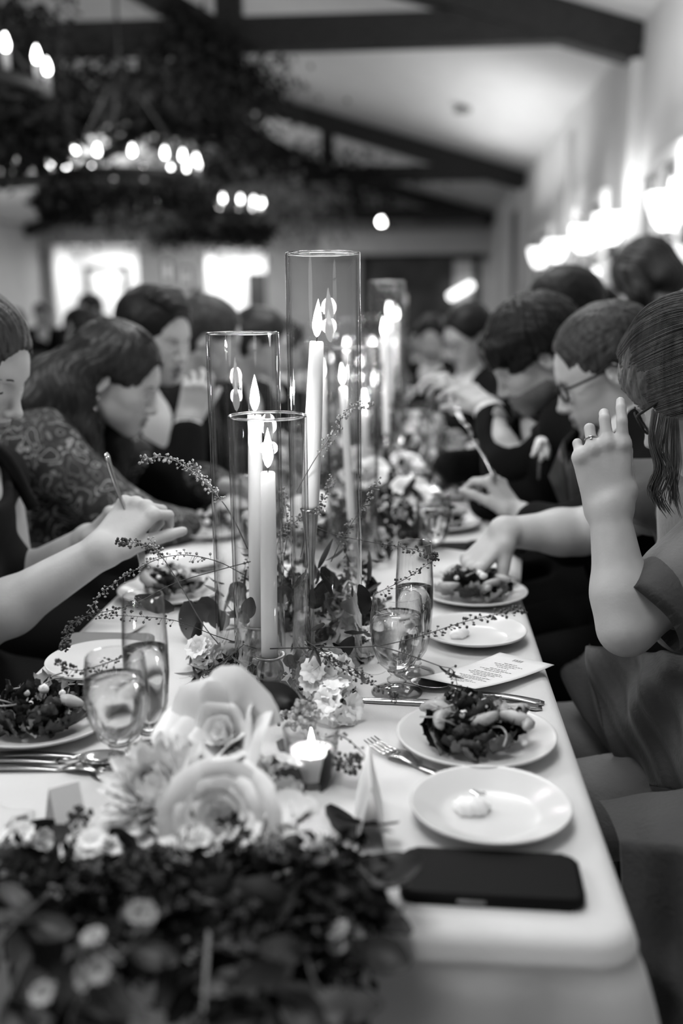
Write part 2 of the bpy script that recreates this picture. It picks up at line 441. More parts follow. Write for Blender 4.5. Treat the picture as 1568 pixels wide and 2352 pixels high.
t = thing('mirrored_lamp', 'bright slanted tube standing in for a lamp reflected in the big dark mirror', 'lamp', lp)  # glowing tube added in place of the mirror's bright slanted reflection
obj('tube', bm, 'shade', t)
bm = bmesh.new(); add_tube(bm, [(0, 0, 0.05), (0, 0.15, 0.3), (0, 0.36, 0.35)], 0.02); obj('lamp_arm', bm, 'iron', t)
a0, a1 = px(1042, 598, yf-0.15), px(1085, 700, yf-0.15)
bm = bmesh.new(); add_box(bm, ((a0.x+a1.x)/2, yf-0.11, (a0.z+a1.z)/2), (a1.x-a0.x, 0.05, a0.z-a1.z), bev=0.01); tag(obj('curtain_panel', bm, 'paper_dim', smooth=False), 'pale narrow curtain panel behind the bright slanted tube', 'curtain')
sh0, sh1 = px(960, 485, 25.2), px(1120, 508, 25.2)
bm = bmesh.new(); add_box(bm, ((sh0.x+sh1.x)/2, 25.2, (sh0.z+sh1.z)/2), (sh1.x-sh0.x, 0.5, sh0.z-sh1.z), bev=0.01); n += 1; struct('trim_%d' % n, bm, 'dark_wood')
def alcove(al, nm, lab, door, dm):
    x0, x1, zt = al; y0 = YF+0.2; y1 = y0+1.6
    bm = bmesh.new()
    add_box(bm, ((x0+x1)/2, y1, zt/2), (x1-x0+0.2, 0.1, zt+0.2)); add_box(bm, (x0-0.05, (y0+y1)/2, zt/2), (0.1, y1-y0, zt+0.2))
    add_box(bm, (x1+0.05, (y0+y1)/2, zt/2), (0.1, y1-y0, zt+0.2)); add_box(bm, ((x0+x1)/2, (y0+y1)/2, zt+0.05), (x1-x0+0.2, y1-y0, 0.1))
    add_box(bm, ((x0+x1)/2, (y0+y1)/2, -0.05), (x1-x0+0.2, y1-y0, 0.1))
    struct(nm, bm, 'trim')
    lamp('alcove_light', 'AREA', ((x0+x1)/2, y0+0.6, zt-0.06), 60, 1.0)
    d0, d1, dz = door
    bm = bmesh.new(); add_box(bm, ((d0+d1)/2, y1-0.07, dz/2), (d1-d0, 0.05, dz), bev=0.01); d = struct('door_%d' % lab, bm, dm)
    for c, s in ((((d0+d1)/2, dz+0.05), (d1-d0+0.3, 0.14)), ((d0-0.07, dz/2), (0.14, dz)), ((d1+0.07, dz/2), (0.14, dz))):
        bm = bmesh.new(); add_box(bm, (c[0], y1-0.08, c[1]), (s[0], 0.1, s[1])); obj('door_frame', bm, 'wood', d, smooth=False)
mat('grey_frame', 0.2, 0.6)
alcove(AL1, 'wall_alcove_left', 2, (-9.45, -8.5, 2.35), 'trim')
alcove(AL2, 'wall_alcove_middle', 3, (-4.75, -4.2, 2.1), 'dark_wood')
# darker wainscot and pictures on the far wall between the alcoves
def picture(x0, x1, y0, y1, lab, m='paper_dim', yy=None):
    yy = yy or YF-0.02
    a, b = px(x0, y0, yy), px(x1, y1, yy)
    t = thing('framed_picture', lab, 'picture', ((a.x+b.x)/2, yy, (a.z+b.z)/2))
    bm = bmesh.new(); add_box(bm, (0, 0, 0), (b.x-a.x, 0.04, a.z-b.z), bev=0.01); obj('frame', bm, 'iron', t, smooth=False)
    bm = bmesh.new(); add_box(bm, (0, -0.025, 0), (b.x-a.x-0.12, 0.02, a.z-b.z-0.12)); obj('print', bm, m, t, smooth=False)
picture(372, 398, 598, 648, 'small pale picture left of the middle bright doorway', 'paper')
picture(412, 442, 612, 660, 'grey picture just beside the middle bright doorway')
a0, a1 = px(-60, 575, YF-0.1), px(118, 720, YF-0.1)
bm = bmesh.new(); add_box(bm, ((a0.x+a1.x)/2, YF-0.06, 1.4), (a1.x-a0.x, 0.12, 2.8)); n += 1; struct('trim_%d' % n, bm, 'grey_frame')

# exit light and a sprinkler
p = px(876, 509, 22); bm = bmesh.new(); add_ico(bm, (0, 0, 0), 0.075, 2); t = thing('pendant_light', 'small round glowing pendant light high before the far wall', 'lamp', p)
obj('globe', bm, 'glow_small', t)
bm = bmesh.new(); add_tube(bm, [(0, 0, 0.07), (0, 0, roof_z(p.x)-p.z)], 0.012); obj('cord', bm, 'iron', t)
p = px(1062, 243, 12.0); 
bm = bmesh.new(); add_lathe(bm, [(0, 0), (0.10, 0.0), (0.12, 0.05), (0.05, 0.09), (0, 0.09)], 20); 
zc = None
for k in range(400):   # walk the ray to the ceiling
    q = px(1062, 243, 8 + k*0.03)
    if q.z >= roof_z(q.x): break
tag(obj('smoke_detector', bm, 'grey_frame', loc=(q.x, q.y, roof_z(q.x)-0.09)), 'small grey smoke detector on the sloping ceiling', 'smoke detector')

# wall sconces
def sconce(y, lab, shades):
    t = thing('wall_sconce', lab, 'wall lamp', (XR-0.12 if y > 8 else XR-0.02, y, 1.77), group='wall sconces along the right wall')
    bm = bmesh.new(); add_box(bm, (0, 0, 0), (0.04, 0.14, 0.26), bev=0.01); obj('back_plate', bm, 'iron', t)
    for s in shades:
        bm = bmesh.new(); add_tube(bm, crv([(0, 0, -0.05), (-0.07, s*0.5, -0.09), (-0.13, s, -0.02)], 6), 0.012); obj('arm', bm, 'iron', t)
        bm = bmesh.new(); add_lathe(bm, [(0.0, -0.02), (0.05, -0.02), (0.10, 0.04), (0.135, 0.14), (0.14, 0.22), (0.132, 0.22), (0.12, 0.13), (0.09, 0.045), (0.0, 0.0)], 24, (-0.13, s, 0))
        obj('lamp_shade', bm, 'shade', t)
        lamp('sconce_light', 'POINT', (t.location[0]-0.13, y+s, 1.77+0.42), 6.5, 0.07)
        lamp('sconce_light', 'POINT', (t.location[0]-0.13, y+s, 1.77-0.16), 2.5, 0.07)
sconce(7.1, 'bright glass wall sconce at the right edge of the picture', (0.0,))
sconce(9.2, 'twin shade wall sconce glowing behind the standing waiter', (-0.55, 0.75))
sconce(12.9, 'farther twin shade wall sconce left of the standing waiter', (-0.9, 0.75))

# chandeliers
def leaf_cloud(name, parent, pts, n, size, m, spread, droop=0.0, seed=1, kind='stuff'):
    "greenery: n small folded leaves scattered about the points"
    rs = np.random.RandomState(seed); P = np.array([tuple(p) for p in pts], float)
    c = P[rs.randint(0, len(P), n)] + rs.normal(0, 1, (n, 3))*np.array(spread)
    c[:, 2] -= np.abs(rs.normal(0, 1, n))*droop
    d = rs.normal(0, 1, (n, 3)); d[:, 2] -= 0.5; d /= np.linalg.norm(d, axis=1)[:, None]
    u = np.cross(d, rs.normal(0, 1, (n, 3))); u /= np.linalg.norm(u, axis=1)[:, None]
    nn = np.cross(d, u)
    s = size*(0.6 + 0.8*rs.rand(n))[:, None]
    v = np.stack([c, c + d*s*0.5 + u*s*0.28 + nn*s*0.08, c + d*s, c + d*s*0.5 - u*s*0.28 + nn*s*0.08], 1).reshape(-1, 3)
    f = np.arange(4*n).reshape(-1, 4)
    f = np.concatenate([f[:, [0, 1, 2]], f[:, [0, 2, 3]]])
    o = link(name, quick_mesh(name, v, f, m), parent)
    if kind: o['kind'] = kind
    return o
def chandelier(y, lab, seed, n=16):
    rr = 0.60
    t = thing('chandelier', lab, 'chandelier', (-2.4, y, 2.27), group='wagon wheel chandeliers wrapped in greenery')
    bm = bmesh.new(); add_lathe(bm, [(rr-0.02, -0.04), (rr+0.02, -0.04), (rr+0.02, 0.04), (rr-0.02, 0.04), (rr-0.02, -0.04)], 48); obj('ring', bm, 'iron', t)
    for a in (0.3, 0.3+PI/2):
        bm = bmesh.new(); add_tube(bm, [(rr*math.cos(a), rr*math.sin(a), 0), (-rr*math.cos(a), -rr*math.sin(a), 0)], 0.015); obj('spoke', bm, 'iron', t)
    for k in range(3):
        a = 2*PI*k/3; bm = bmesh.new(); add_tube(bm, [(rr*math.cos(a), rr*math.sin(a), 0), (0, 0, 0.9)], 0.008, 6); obj('chain', bm, 'iron', t)
    bm = bmesh.new(); add_tube(bm, [(0, 0, 0.9), (0, 0, roof_z(-2.4)-2.27)], 0.012, 6); obj('hanging_rod', bm, 'iron', t)
    cm = bm_ = None
    for k in range(n):
        a = 2*PI*(k+0.35*((seed*k) % 3-1)*0.3)/n; p = (rr*math.cos(a), rr*math.sin(a), 0.04)
        if cm is None:
            bm = bmesh.new(); add_tube(bm, [(0, 0, 0), (0, 0, 0.08)], 0.016, 10); c0 = obj('candle_sleeve', bm, 'paper_dim', t, loc=p); cm = c0.data
            bm = bmesh.new(); add_lathe(bm, [(0, 0.08), (0.010, 0.082), (0.0165, 0.10), (0.018, 0.112), (0.011, 0.138), (0.003, 0.158), (0, 0.16)], 14); b0 = obj('bulb', bm, 'bulb', c0); bm_ = b0.data
        else:
            c0 = link('candle_sleeve', cm, t, loc=p); link('bulb', bm_, c0)
    ring = [(rr*math.cos(2*PI*k/40), rr*math.sin(2*PI*k/40), -0.10) for k in range(40)]
    leaf_cloud('foliage', t, ring, 3800, 0.06, 'foliage', (0.06, 0.06, 0.03), 0.075, seed)
    leaf_cloud('hanging_sprigs', t, ring[::4], 900, 0.05, 'foliage', (0.06, 0.06, 0.04), 0.12, seed+5)
    return t
chandelier(4.9, 'nearest greenery wrapped chandelier, cut by the left edge', 3)
chandelier(8.3, 'middle round chandelier with a ring of glowing candle bulbs', 4)
chandelier(11.7, 'farthest small round chandelier above the far tables', 5)
def garland(lab, pts, n, spread, droop, size=0.11, m='foliage', seed=11):
    q = crv(pts, 10); o = leaf_cloud('greenery_garland', None, q, n, size, m, spread, droop, seed)
    tag(o, lab, 'garland', kind='stuff'); return o
garland('dark leafy garland on the nearest truss around its post', [px(-60, 120, 8.8), px(200, 175, 8.8), px(450, 120, 8.8), px(600, 190, 8.8)], 3000, (0.16, 0.08, 0.10), 0.12, 0.08)
garland('leafy garland climbing the post at the top of the picture', [px(400, 10, 8.7), px(430, 70, 8.7), px(520, 90, 8.7), px(470, 190, 8.7)], 1100, (0.10, 0.08, 0.09), 0.08, 0.07, seed=12)
garland('heavy dark greenery swag hung below the nearest truss', [px(-40, 215, 9.6), px(120, 225, 9.7), px(300, 215, 9.8), px(430, 225, 9.9), px(520, 235, 10)], 6000, (0.30, 0.15, 0.13), 0.16, 0.08, seed=13)
garland('thin greenery drooping from the second truss over the middle of the hall', [px(480, 290, 17.8), px(620, 335, 17.9), px(760, 370, 17.9), px(900, 410, 17.9)], 1700, (0.4, 0.15, 0.15), 0.30, 0.11, 'foliage', seed=14)
garland('leafy sprays coloured as if lit, hanging beside the farthest chandelier', [px(560, 430, 13), px(660, 440, 13), px(720, 470, 13)], 600, (0.25, 0.2, 0.16), 0.2, 0.09, 'foliage_lit', seed=15)
garland('dark leaves hanging at the top left corner', [px(-20, -40, 5.2), px(20, 30, 5.2), px(60, 60, 5.2), px(10, 150, 5.2)], 1500, (0.12, 0.1, 0.08), 0.10, 0.05, seed=16)
garland('leafy sprays coloured as if lit, under the middle chandelier', [px(250, 480, 8.6), px(330, 500, 8.6), px(420, 470, 8.6)], 500, (0.13, 0.12, 0.06), 0.08, 0.06, 'foliage_lit', seed=17)
# ------------------------------------------------------------------ long table and cloth
TX0, TX1, TY0, TY1 = -0.547, 0.182, 0.735, 5.62
for i, (y0, y1) in enumerate(((TY0+0.03, TY0+2.44), (TY0+2.45, TY1-0.03))):
    t = thing('banquet_table', ['near folding table hidden under the long white cloth', 'far folding table hidden under the long white cloth'][i], 'table', ((TX0+TX1)/2, (y0+y1)/2, 0))
    bm = bmesh.new(); add_box(bm, (0, 0, 0.735), (TX1-TX0-0.05, y1-y0-0.02, 0.022), bev=0.004); obj('tabletop', bm, 'wood', t, smooth=False)
    for sx in (-1, 1):
        for sy in (-1, 1):
            bm = bmesh.new(); add_tube(bm, [(sx*0.28, sy*(y1-y0)*0.42, 0), (sx*0.28, sy*(y1-y0)*0.42, 0.725)], 0.016, 10); obj('leg', bm, 'iron', t)
def cloth():
    bm = bmesh.new(); per = []
    w, h, r = TX1-TX0, TY1-TY0, 0.035
    out = []
    seg = [((TX1-r, TY0+r), -PI/2, 0), ((TX1-r, TY1-r), 0, PI/2), ((TX0+r, TY1-r), PI/2, PI), ((TX0+r, TY0+r), PI, 1.5*PI)]
    for i, (c, a0, a1) in enumerate(seg):
        for k in range(13):
            a = a0+(a1-a0)*k/12; out.append((c[0]+r*math.cos(a), c[1]+r*math.sin(a), math.cos(a), math.sin(a), 1))
        nx = seg[(i+1) % 4]; p = (c[0]+r*math.cos(a1), c[1]+r*math.sin(a1)); q = (nx[0][0]+r*math.cos(nx[1]), nx[0][1]+r*math.sin(nx[1]))
        L = math.hypot(q[0]-p[0], q[1]-p[1]); m = int(L/0.02)
        for k in range(1, m): out.append((p[0]+(q[0]-p[0])*k/m, p[1]+(q[1]-p[1])*k/m, math.cos(a1), math.sin(a1), 0))
    s = 0; S = []; prev = out[0]
    for o in out: s += math.hypot(o[0]-prev[0], o[1]-prev[1]); S.append(s); prev = o
    rows = []
    prof = [(-0.03, TZ), (-0.012, TZ-0.0005), (-0.004, TZ-0.003), (0.0015, TZ-0.009), (0.004, TZ-0.018)]
    for k in range(22): prof.append((0.005, TZ-0.018-(k+1)*0.7*(k+1)/22/22*1.0 if k < 21 else 0.012))
    for off, z in prof:
        row = []
        dd = max(0, (TZ-z-0.03))/0.7
        for (x, y, nx, ny, cor), s_ in zip(out, S):
            f = 0.5+0.5*math.sin(s_*26+1.2*math.sin(s_*7)+0.6)
            f2 = 0.5+0.5*math.sin(s_*61+2*math.sin(s_*5))
            g = dd**0.8*(0.055*f+0.012*f2) + dd*0.015
            # a loose corner fold beside each corner
            for cx_, cy_ in ((TX1, TY0), (TX0, TY0)):
                d = math.hypot(x-cx_, y-cy_); g += 0.07*dd**0.6*math.exp(-(d/0.05)**2) + 0.035*dd**0.5*math.exp(-((d-0.13)/0.035)**2) - 0.02*dd**0.5*math.exp(-((d-0.08)/0.02)**2)
            row.append(bm.verts.new((x+nx*(off+g), y+ny*(off+g), z)))
        rows.append(row)
    n = len(out)
    for a, b in zip(rows, rows[1:]):
        for k in range(n): bm.faces.new((a[k], b[k], b[(k+1) % n], a[(k+1) % n]))
    bm.faces.new(rows[0])
    bmesh.ops.recalc_face_normals(bm, faces=bm.faces)
    o = obj('tablecloth', bm, 'cloth')
    for p in o.data.polygons:
        if len(p.vertices) > 4: p.use_smooth = False
    tag(o, 'long white tablecloth draped to the floor over the dinner table', 'tablecloth')
cloth()

# ------------------------------------------------------------------ tableware
def plate_mesh(r, name):
    bm = bmesh.new()
    k = r/0.0925
    prof = [(0, 0.004), (0.052*k, 0.004), (0.060*k, 0.006), (0.066*k, 0.010), (0.088*k, 0.0165), (0.0915*k, 0.0185), (0.0925*k, 0.0175), (0.0915*k, 0.0150),
            (0.066*k, 0.0065), (0.054*k, 0.001), (0.050*k, 0.0), (0.047*k, 0.0015), (0, 0.0015)]
    add_lathe(bm, prof[::-1], 72); bmesh.ops.recalc_face_normals(bm, faces=bm.faces)
    return mesh_from_bm(bm, name, 'china')
SALAD_PLATE, BREAD_PLATE = plate_mesh(0.0935, 'salad_plate'), plate_mesh(0.081, 'bread_plate')
def put(name, me, x, y, lab, cat, group=None, z=TZ, rot=None):
    o = link(name, me, loc=(x, y, z), rot=rot); return tag(o, lab, cat, group)
def plate(kind, P, lab):
    return put('salad_plate' if kind == 's' else 'bread_plate', SALAD_PLATE if kind == 's' else BREAD_PLATE, P.x, P.y, lab, 'plate', 'salad plates along the table' if kind == 's' else 'bread plates along the table')

# butter: a rounded scoop with ridges
def butter_bm():
    bm = bmesh.new(); res = bmesh.ops.create_icosphere(bm, subdivisions=4, radius=1)
    for v in res['verts']:
        a = math.atan2(v.co.y, v.co.x)
        k = 1+0.06*math.sin(v.co.x*14+v.co.y*5)+0.05*math.sin(a*5+v.co.z*3)
        v.co = Vector((v.co.x*0.0175*k*(1.15 if v.co.x > 0 else 1), v.co.y*0.0135*k, max(v.co.z, -0.35)*0.0105*k))
    return bm
BUTTER = mesh_from_bm(butter_bm(), 'butter', 'butter')
def butter(P, lab, a=0): put('butter_scoop', BUTTER, P.x, P.y, lab, 'butter', 'butter scoops on bread plates', TZ+0.0085, (0, 0, a))

# salad pieces -------------------------------------------------------------
def leaf_bm(L=0.05, W=0.03, seg=7, cup=0.35, curl=0.4, ruffle=0.25, jag=0.0, tip=1.0, seed=0, thick=0.0):
    rr = random.Random(seed); bm = bmesh.new(); rows = []
    for i in range(seg+1):
        t = i/seg; w = W*0.5*(math.sin(PI*min(1, t*0.92+0.05))**0.7)*(1-0.35*t*tip); row = []
        if jag: w *= 1+jag*(0.5 if i % 2 else -0.5)
        ang = curl*t; z0 = L*(1-math.cos(ang))/max(curl, 1e-3)*1.0; x0 = L*math.sin(ang)/max(curl, 1e-3)
        for j in range(-2, 3):
            s = j/2
            row.append(bm.verts.new((x0, s*w, z0 + cup*w*abs(s)**1.5 + ruffle*W*0.3*rr.uniform(-1, 1)*abs(s))))
        rows.append(row)
    for a, b in zip(rows, rows[1:]):
        for j in range(4): bm.faces.new((a[j], a[j+1], b[j+1], b[j]))
    return bm
def lettuce_bm(seed):
    rr = random.Random(seed); bm = bmesh.new(); G = []; L, W = .044, .036; ph = rr.random()*6; cu = rr.uniform(.8, 1.8)
    for i in range(11):
        t = i/10; w = W*.5*(.25+.75*math.sin(PI*min(1, t*.9+.08))**.6); row = []
        x0 = L*math.sin(cu*t)/cu; z0 = L*(1-math.cos(cu*t))/cu
        for j in range(-4, 5):
            s_ = j/4; e = s_*s_
            row.append(bm.verts.new((x0+e*.003*math.sin(t*17+ph), s_*w*(1+.08*math.sin(t*23+ph)), z0+.35*w*e+.0050*e*math.sin(t*15+s_*3+ph))))
        G.append(row)
    for a, b in zip(G, G[1:]):
        for j in range(8): bm.faces.new((a[j], a[j+1], b[j+1], b[j]))
    return bm
LETT = [mesh_from_bm(lettuce_bm(i), 'lettuce_leaf', m) for i, m in enumerate(('lettuce', 'lettuce', 'lettuce_mid', 'lettuce', 'lettuce_pale'))]
def seg_bm():
    bm = bmesh.new(); n = 10; rings = []
    for i in range(n+1):
        a = -1.1+2.2*i/n; c = Vector((math.sin(a)*0.019, math.cos(a)*0.016-0.008, 0)); r = 0.0075*math.sqrt(max(0.02, 1-(a/1.15)**2))
        rings.append([bm.verts.new(c + Vector((math.sin(a)*math.cos(b)*r, math.cos(a)*math.cos(b)*r*1.1, math.sin(b)*r*0.9))) for b in [2*PI*k/8 for k in range(8)]])
    for a, b in zip(rings, rings[1:]):
        for k in range(8): bm.faces.new((a[k], a[(k+1) % 8], b[(k+1) % 8], b[k]))
    bm.faces.new(rings[0][::-1]); bm.faces.new(rings[-1]); bmesh.ops.recalc_face_normals(bm, faces=bm.faces); return bm
ORANGE = mesh_from_bm(seg_bm(), 'orange_segment', 'orange')
PEAR = mesh_from_bm(seg_bm(), 'pear_slice', 'pear')
bm = bmesh.new(); res = bmesh.ops.create_icosphere(bm, subdivisions=2, radius=0.0062); rr = random.Random(3)
for v in res['verts']: v.co *= rr.uniform(0.8, 1.15)
CHEESE = mesh_from_bm(bm, 'cheese_crumb', 'cheese')
bm = bmesh.new(); add_tube(bm, crv([(-0.02, 0, 0), (-0.01, 0.008, 0.004), (0.008, 0.006, 0.006), (0.02, -0.004, 0.003)], 4), [0.0012]*13, 5); STRIP = mesh_from_bm(bm, 'onion_strip', 'lettuce_pale')
def salad(P, lab, seed, n=46, r=0.074, fruit=5, height=0.032):
    rr = random.Random(seed); t = thing('salad', lab, 'salad', (P.x, P.y, TZ+0.009), group='salads along the table')
    for i in range(n):
        a = rr.uniform(0, 2*PI); q = math.sqrt(rr.random()); rad = r*0.85*q
        h = height*(1-q*q)*rr.uniform(0.3, 1)
        link('lettuce_leaf', LETT[rr.choice((0, 0, 0, 1, 3, 3, 2, 2, 2, 4))], t, (rad*math.cos(a)-0.02*math.cos(a), rad*math.sin(a)-0.02*math.sin(a), h+0.001),
             (rr.uniform(-0.7, 0.7), rr.uniform(-0.35, 0.35), a+rr.uniform(-0.9, 0.9)), rr.uniform(0.6, 1.0))
    for i in range(fruit*2):
        a = rr.uniform(0, 2*PI); rad = r*0.8*math.sqrt(rr.random())
        link('orange_segment', ORANGE, t, (rad*math.cos(a), rad*math.sin(a)-0.008, height*(1-(rad/r)**2)+0.010), (rr.uniform(-.6, .6), rr.uniform(-.5, .5), rr.uniform(0, 6)), rr.uniform(0.9, 1.3))
    link('pear_slice', PEAR, t, (r*0.62, -0.004, height*0.65+0.006), (0.5, 0.2, 2.4), 1.25)
    for i in range(max(5, fruit)):
        a = rr.uniform(0, 2*PI); rad = r*0.75*rr.random()
        link('cheese_crumb', CHEESE, t, (rad*math.cos(a), rad*math.sin(a)-0.012, height*(1-(rad/r)**2)+0.012), (rr.random(), rr.random(), 0), rr.uniform(0.5, 1.1))
    for i in range(6):
        a = rr.uniform(0, 2*PI); rad = r*0.8*rr.random()
        link('onion_strip', STRIP, t, (rad*math.cos(a), rad*math.sin(a), height*(1-(rad/r)**2)+0.010), (rr.uniform(-.5, .5), rr.uniform(-.5, .5), a), 1)
    return t

# cutlery --------------------------------------------------------------------
def handle_bm(L=0.11, w0=0.004, w1=0.0095):
    bm = bmesh.new(); n = 14; top = []; rows = []
    for i in range(n+1):
        t = i/n; w = w0+(w1-w0)*t**1.6
        if i == n: w *= 0.55
        z = 0.004*math.sin(PI*t)*0.8+0.0022
        rows.append([bm.verts.new((L*t, s*w, z + dz)) for s, dz in ((-1, -.001), (-0.75, .0010), (-0.4, 0.0004), (0, 0.0014), (0.4, 0.0004), (0.75, .0010), (1, -.001), (0, -.002))])
    for a, b in zip(rows, rows[1:]):
        for k in range(8): bm.faces.new((a[k], b[k], b[(k+1) % 8], a[(k+1) % 8]))
    bm.faces.new(rows[0]); bm.faces.new(rows[-1][::-1]); bmesh.ops.recalc_face_normals(bm, faces=bm.faces); return bm
HANDLE = mesh_from_bm(handle_bm(), 'handle', 'silver')
def fork_head_bm():
    bm = bmesh.new()
    def strip(x0, x1, y0, y1, z0, z1, n=6, th=0.0012, bow=0.004):
        rows = []
        for i in range(n+1):
            t = i/n; x = x0+(x1-x0)*t; yc = y0+(y1-y0)*t; z = z0+(z1-z0)*t - bow*math.sin(PI*t)
            rows.append((x, yc, z))
        return rows
    # body
    rows = []
    for i in range(9):
        t = i/8; x = -0.045*t; w = 0.003+0.0095*math.sin(min(1, t*1.25)*PI/2)
        z = 0.0025 + 0.006*math.sin(PI*t*0.9)
        rows.append([bm.verts.new((x, s*w, z+dz-0.002*(1-abs(s))*t)) for s, dz in ((-1, .0006), (-.5, .0008), (0, .0008), (.5, .0008), (1, .0006), (1, -.0006), (.5, -.0004), (0, -.0004), (-.5, -.0004), (-1, -.0006))])
    for a, b in zip(rows, rows[1:]):
        for k in range(10): bm.faces.new((a[k], b[k], b[(k+1) % 10], a[(k+1) % 10]))
    bm.faces.new(rows[0]); bm.faces.new(rows[-1][::-1])
    for j in range(4):
        y = (j-1.5)*0.0064
        add_tube(bm, [(-0.042, y, 0.0045), (-0.055, y*1.03, 0.004), (-0.070, y*1.02, 0.006), (-0.086, y*0.96, 0.0105)], [0.0021, 0.0018, 0.0016, 0.0007], 6)
    bmesh.ops.recalc_face_normals(bm, faces=bm.faces); return bm
FORKH = mesh_from_bm(fork_head_bm(), 'fork_head', 'silver')
bm = bmesh.new(); n = 16; rows = []
for i in range(n+1):
    t = i/n; x = -0.105*t; w = 0.0085*(1-0.35*abs(t-0.3))*(1 if t < 0.85 else math.sqrt(max(0.02, 1-((t-0.85)/0.15)**2)))
    rows.append([bm.verts.new(q) for q in ((x, -w, 0.0012), (x, w*0.8, 0.0030), (x, w, 0.0030), (x, w*0.8, 0.0012))])
for a, b in zip(rows, rows[1:]):
    for k in range(4): bm.faces.new((a[k], b[k], b[(k+1) % 4], a[(k+1) % 4]))
bm.faces.new(rows[0]); bm.faces.new(rows[-1][::-1]); bmesh.ops.recalc_face_normals(bm, faces=bm.faces)
BLADE = mesh_from_bm(bm, 'blade', 'silver')
bm = bmesh.new(); add_lathe(bm, [(0, -0.0085), (0.011, -0.0062), (0.019, 0), (0.0195, 0.0006), (0.0186, 0.0008), (0.0105, -0.0052), (0, -0.0074)], 28)
bmesh.ops.transform(bm, matrix=Matrix.Translation((-0.052, 0, 0.009)) @ Matrix.Diagonal((1.5, 0.95, 1, 1)), verts=bm.verts)
add_tube(bm, [(0.002, 0, 0.003), (-0.012, 0, 0.0055), (-0.026, 0, 0.0088)], [0.0032, 0.0026, 0.003], 8)
bmesh.ops.recalc_face_normals(bm, faces=bm.faces); BOWL = mesh_from_bm(bm, 'spoon_bowl', 'silver')
def cutlery(kind, P, a, lab, z=TZ, tilt=0.0, scale=1.0):
    t = thing(kind, lab, kind, (P.x, P.y, z), (0, tilt, a)); t.scale = (scale,)*3
    link('handle', HANDLE, t); link({'fork': 'fork_head', 'knife': 'blade', 'spoon': 'spoon_bowl'}[kind], {'fork': FORKH, 'knife': BLADE, 'spoon': BOWL}[kind], t)
    return t
def aim(a, b): return math.atan2(b.y-a.y, b.x-a.x)

# glasses --------------------------------------------------------------------
def glassware(bowl, foot, stem, inner, water_r, lab_g, name):
    bm = bmesh.new(); add_lathe(bm, bowl, 40); bmesh.ops.recalc_face_normals(bm, faces=bm.faces); g = mesh_from_bm(bm, 'bowl', 'glass')
    bm = bmesh.new(); add_lathe(bm, stem, 28); bmesh.ops.recalc_face_normals(bm, faces=bm.faces); s = mesh_from_bm(bm, 'stem', 'glass')
    bm = bmesh.new(); add_lathe(bm, foot, 36); bmesh.ops.recalc_face_normals(bm, faces=bm.faces); f = mesh_from_bm(bm, 'foot', 'glass')
    bm = bmesh.new(); add_lathe(bm, water_r, 36); bmesh.ops.recalc_face_normals(bm, faces=bm.faces); w_ = mesh_from_bm(bm, 'water', 'water')
    return (name, g, s, f, w_)
mat('glass_solid', 1.0, 0.0, trans=1.0, ior=1.47)
GOBLET = glassware(
    [(0, 0.030), (0.012, 0.031), (0.024, 0.042), (0.033, 0.065), (0.0362, 0.090), (0.0345, 0.115), (0.0320, 0.134), (0.0315, 0.1352), (0.0308, 0.134), (0.0330, 0.115), (0.0346, 0.090), (0.0315, 0.066), (0.0225, 0.045), (0.010, 0.0345), (0, 0.034)],
    [(0, 0), (0.034, 0), (0.0345, 0.0015), (0.030, 0.004), (0.012, 0.008), (0, 0.009)],
    [(0, 0.008), (0.010, 0.0085), (0.008, 0.012), (0.013, 0.016), (0.0135, 0.019), (0.008, 0.023), (0.0095, 0.027), (0.013, 0.0305), (0, 0.0305)],
    None, [(0, 0.0345), (0.0095, 0.0352), (0.0220, 0.0455), (0.0310, 0.066), (0.0341, 0.090), (0.0330, 0.108), (0, 0.108)], 'goblet', 'water_goblet')
FLUTE = glassware(
    [(0, 0.020), (0.010, 0.021), (0.018, 0.034), (0.0235, 0.060), (0.0262, 0.095), (0.0262, 0.130), (0.0245, 0.165), (0.0233, 0.188), (0.0229, 0.1890), (0.0224, 0.188), (0.0236, 0.165), (0.0252, 0.130), (0.0252, 0.095), (0.0225, 0.060), (0.0168, 0.036), (0.009, 0.0245), (0, 0.024)],
    [(0, 0), (0.029, 0), (0.0295, 0.0015), (0.024, 0.004), (0.010, 0.008), (0, 0.009)],
    [(0, 0.008), (0.009, 0.0085), (0.0075, 0.012), (0.0115, 0.0145), (0.0085, 0.018), (0.0105, 0.0205), (0, 0.0205)],
    None, [(0, 0.0245), (0.0086, 0.0250), (0.0164, 0.0365), (0.0221, 0.060), (0.0248, 0.095), (0.0250, 0.125), (0, 0.125)], 'flute', 'champagne_flute')
def glass_at(G, P, lab, group, water=True, s=1.0):
    t = thing(G[0], lab, 'glass', (P.x, P.y, TZ), (0, 0, R.uniform(0, 6)), group); t.scale = (s,)*3
    link('bowl', G[1], t); link('stem', G[2], t); link('foot', G[3], t)
    if water: link('water', G[4], t)
    return t
GG = 'water goblets and flutes along the table'
glass_at(GOBLET, pt(911, 1590), 'short stemmed goblet full of water, right of the front vases', GG)
glass_at(FLUTE, pt(950, 1545), 'tall slim flute half full of water behind the right goblet', GG)
glass_at(GOBLET, pt(278, 1768), 'short water goblet beside the left salad', GG)
glass_at(FLUTE, pt(345, 1722), 'tall slim flute in front of the left bread plate', GG, s=1.0)

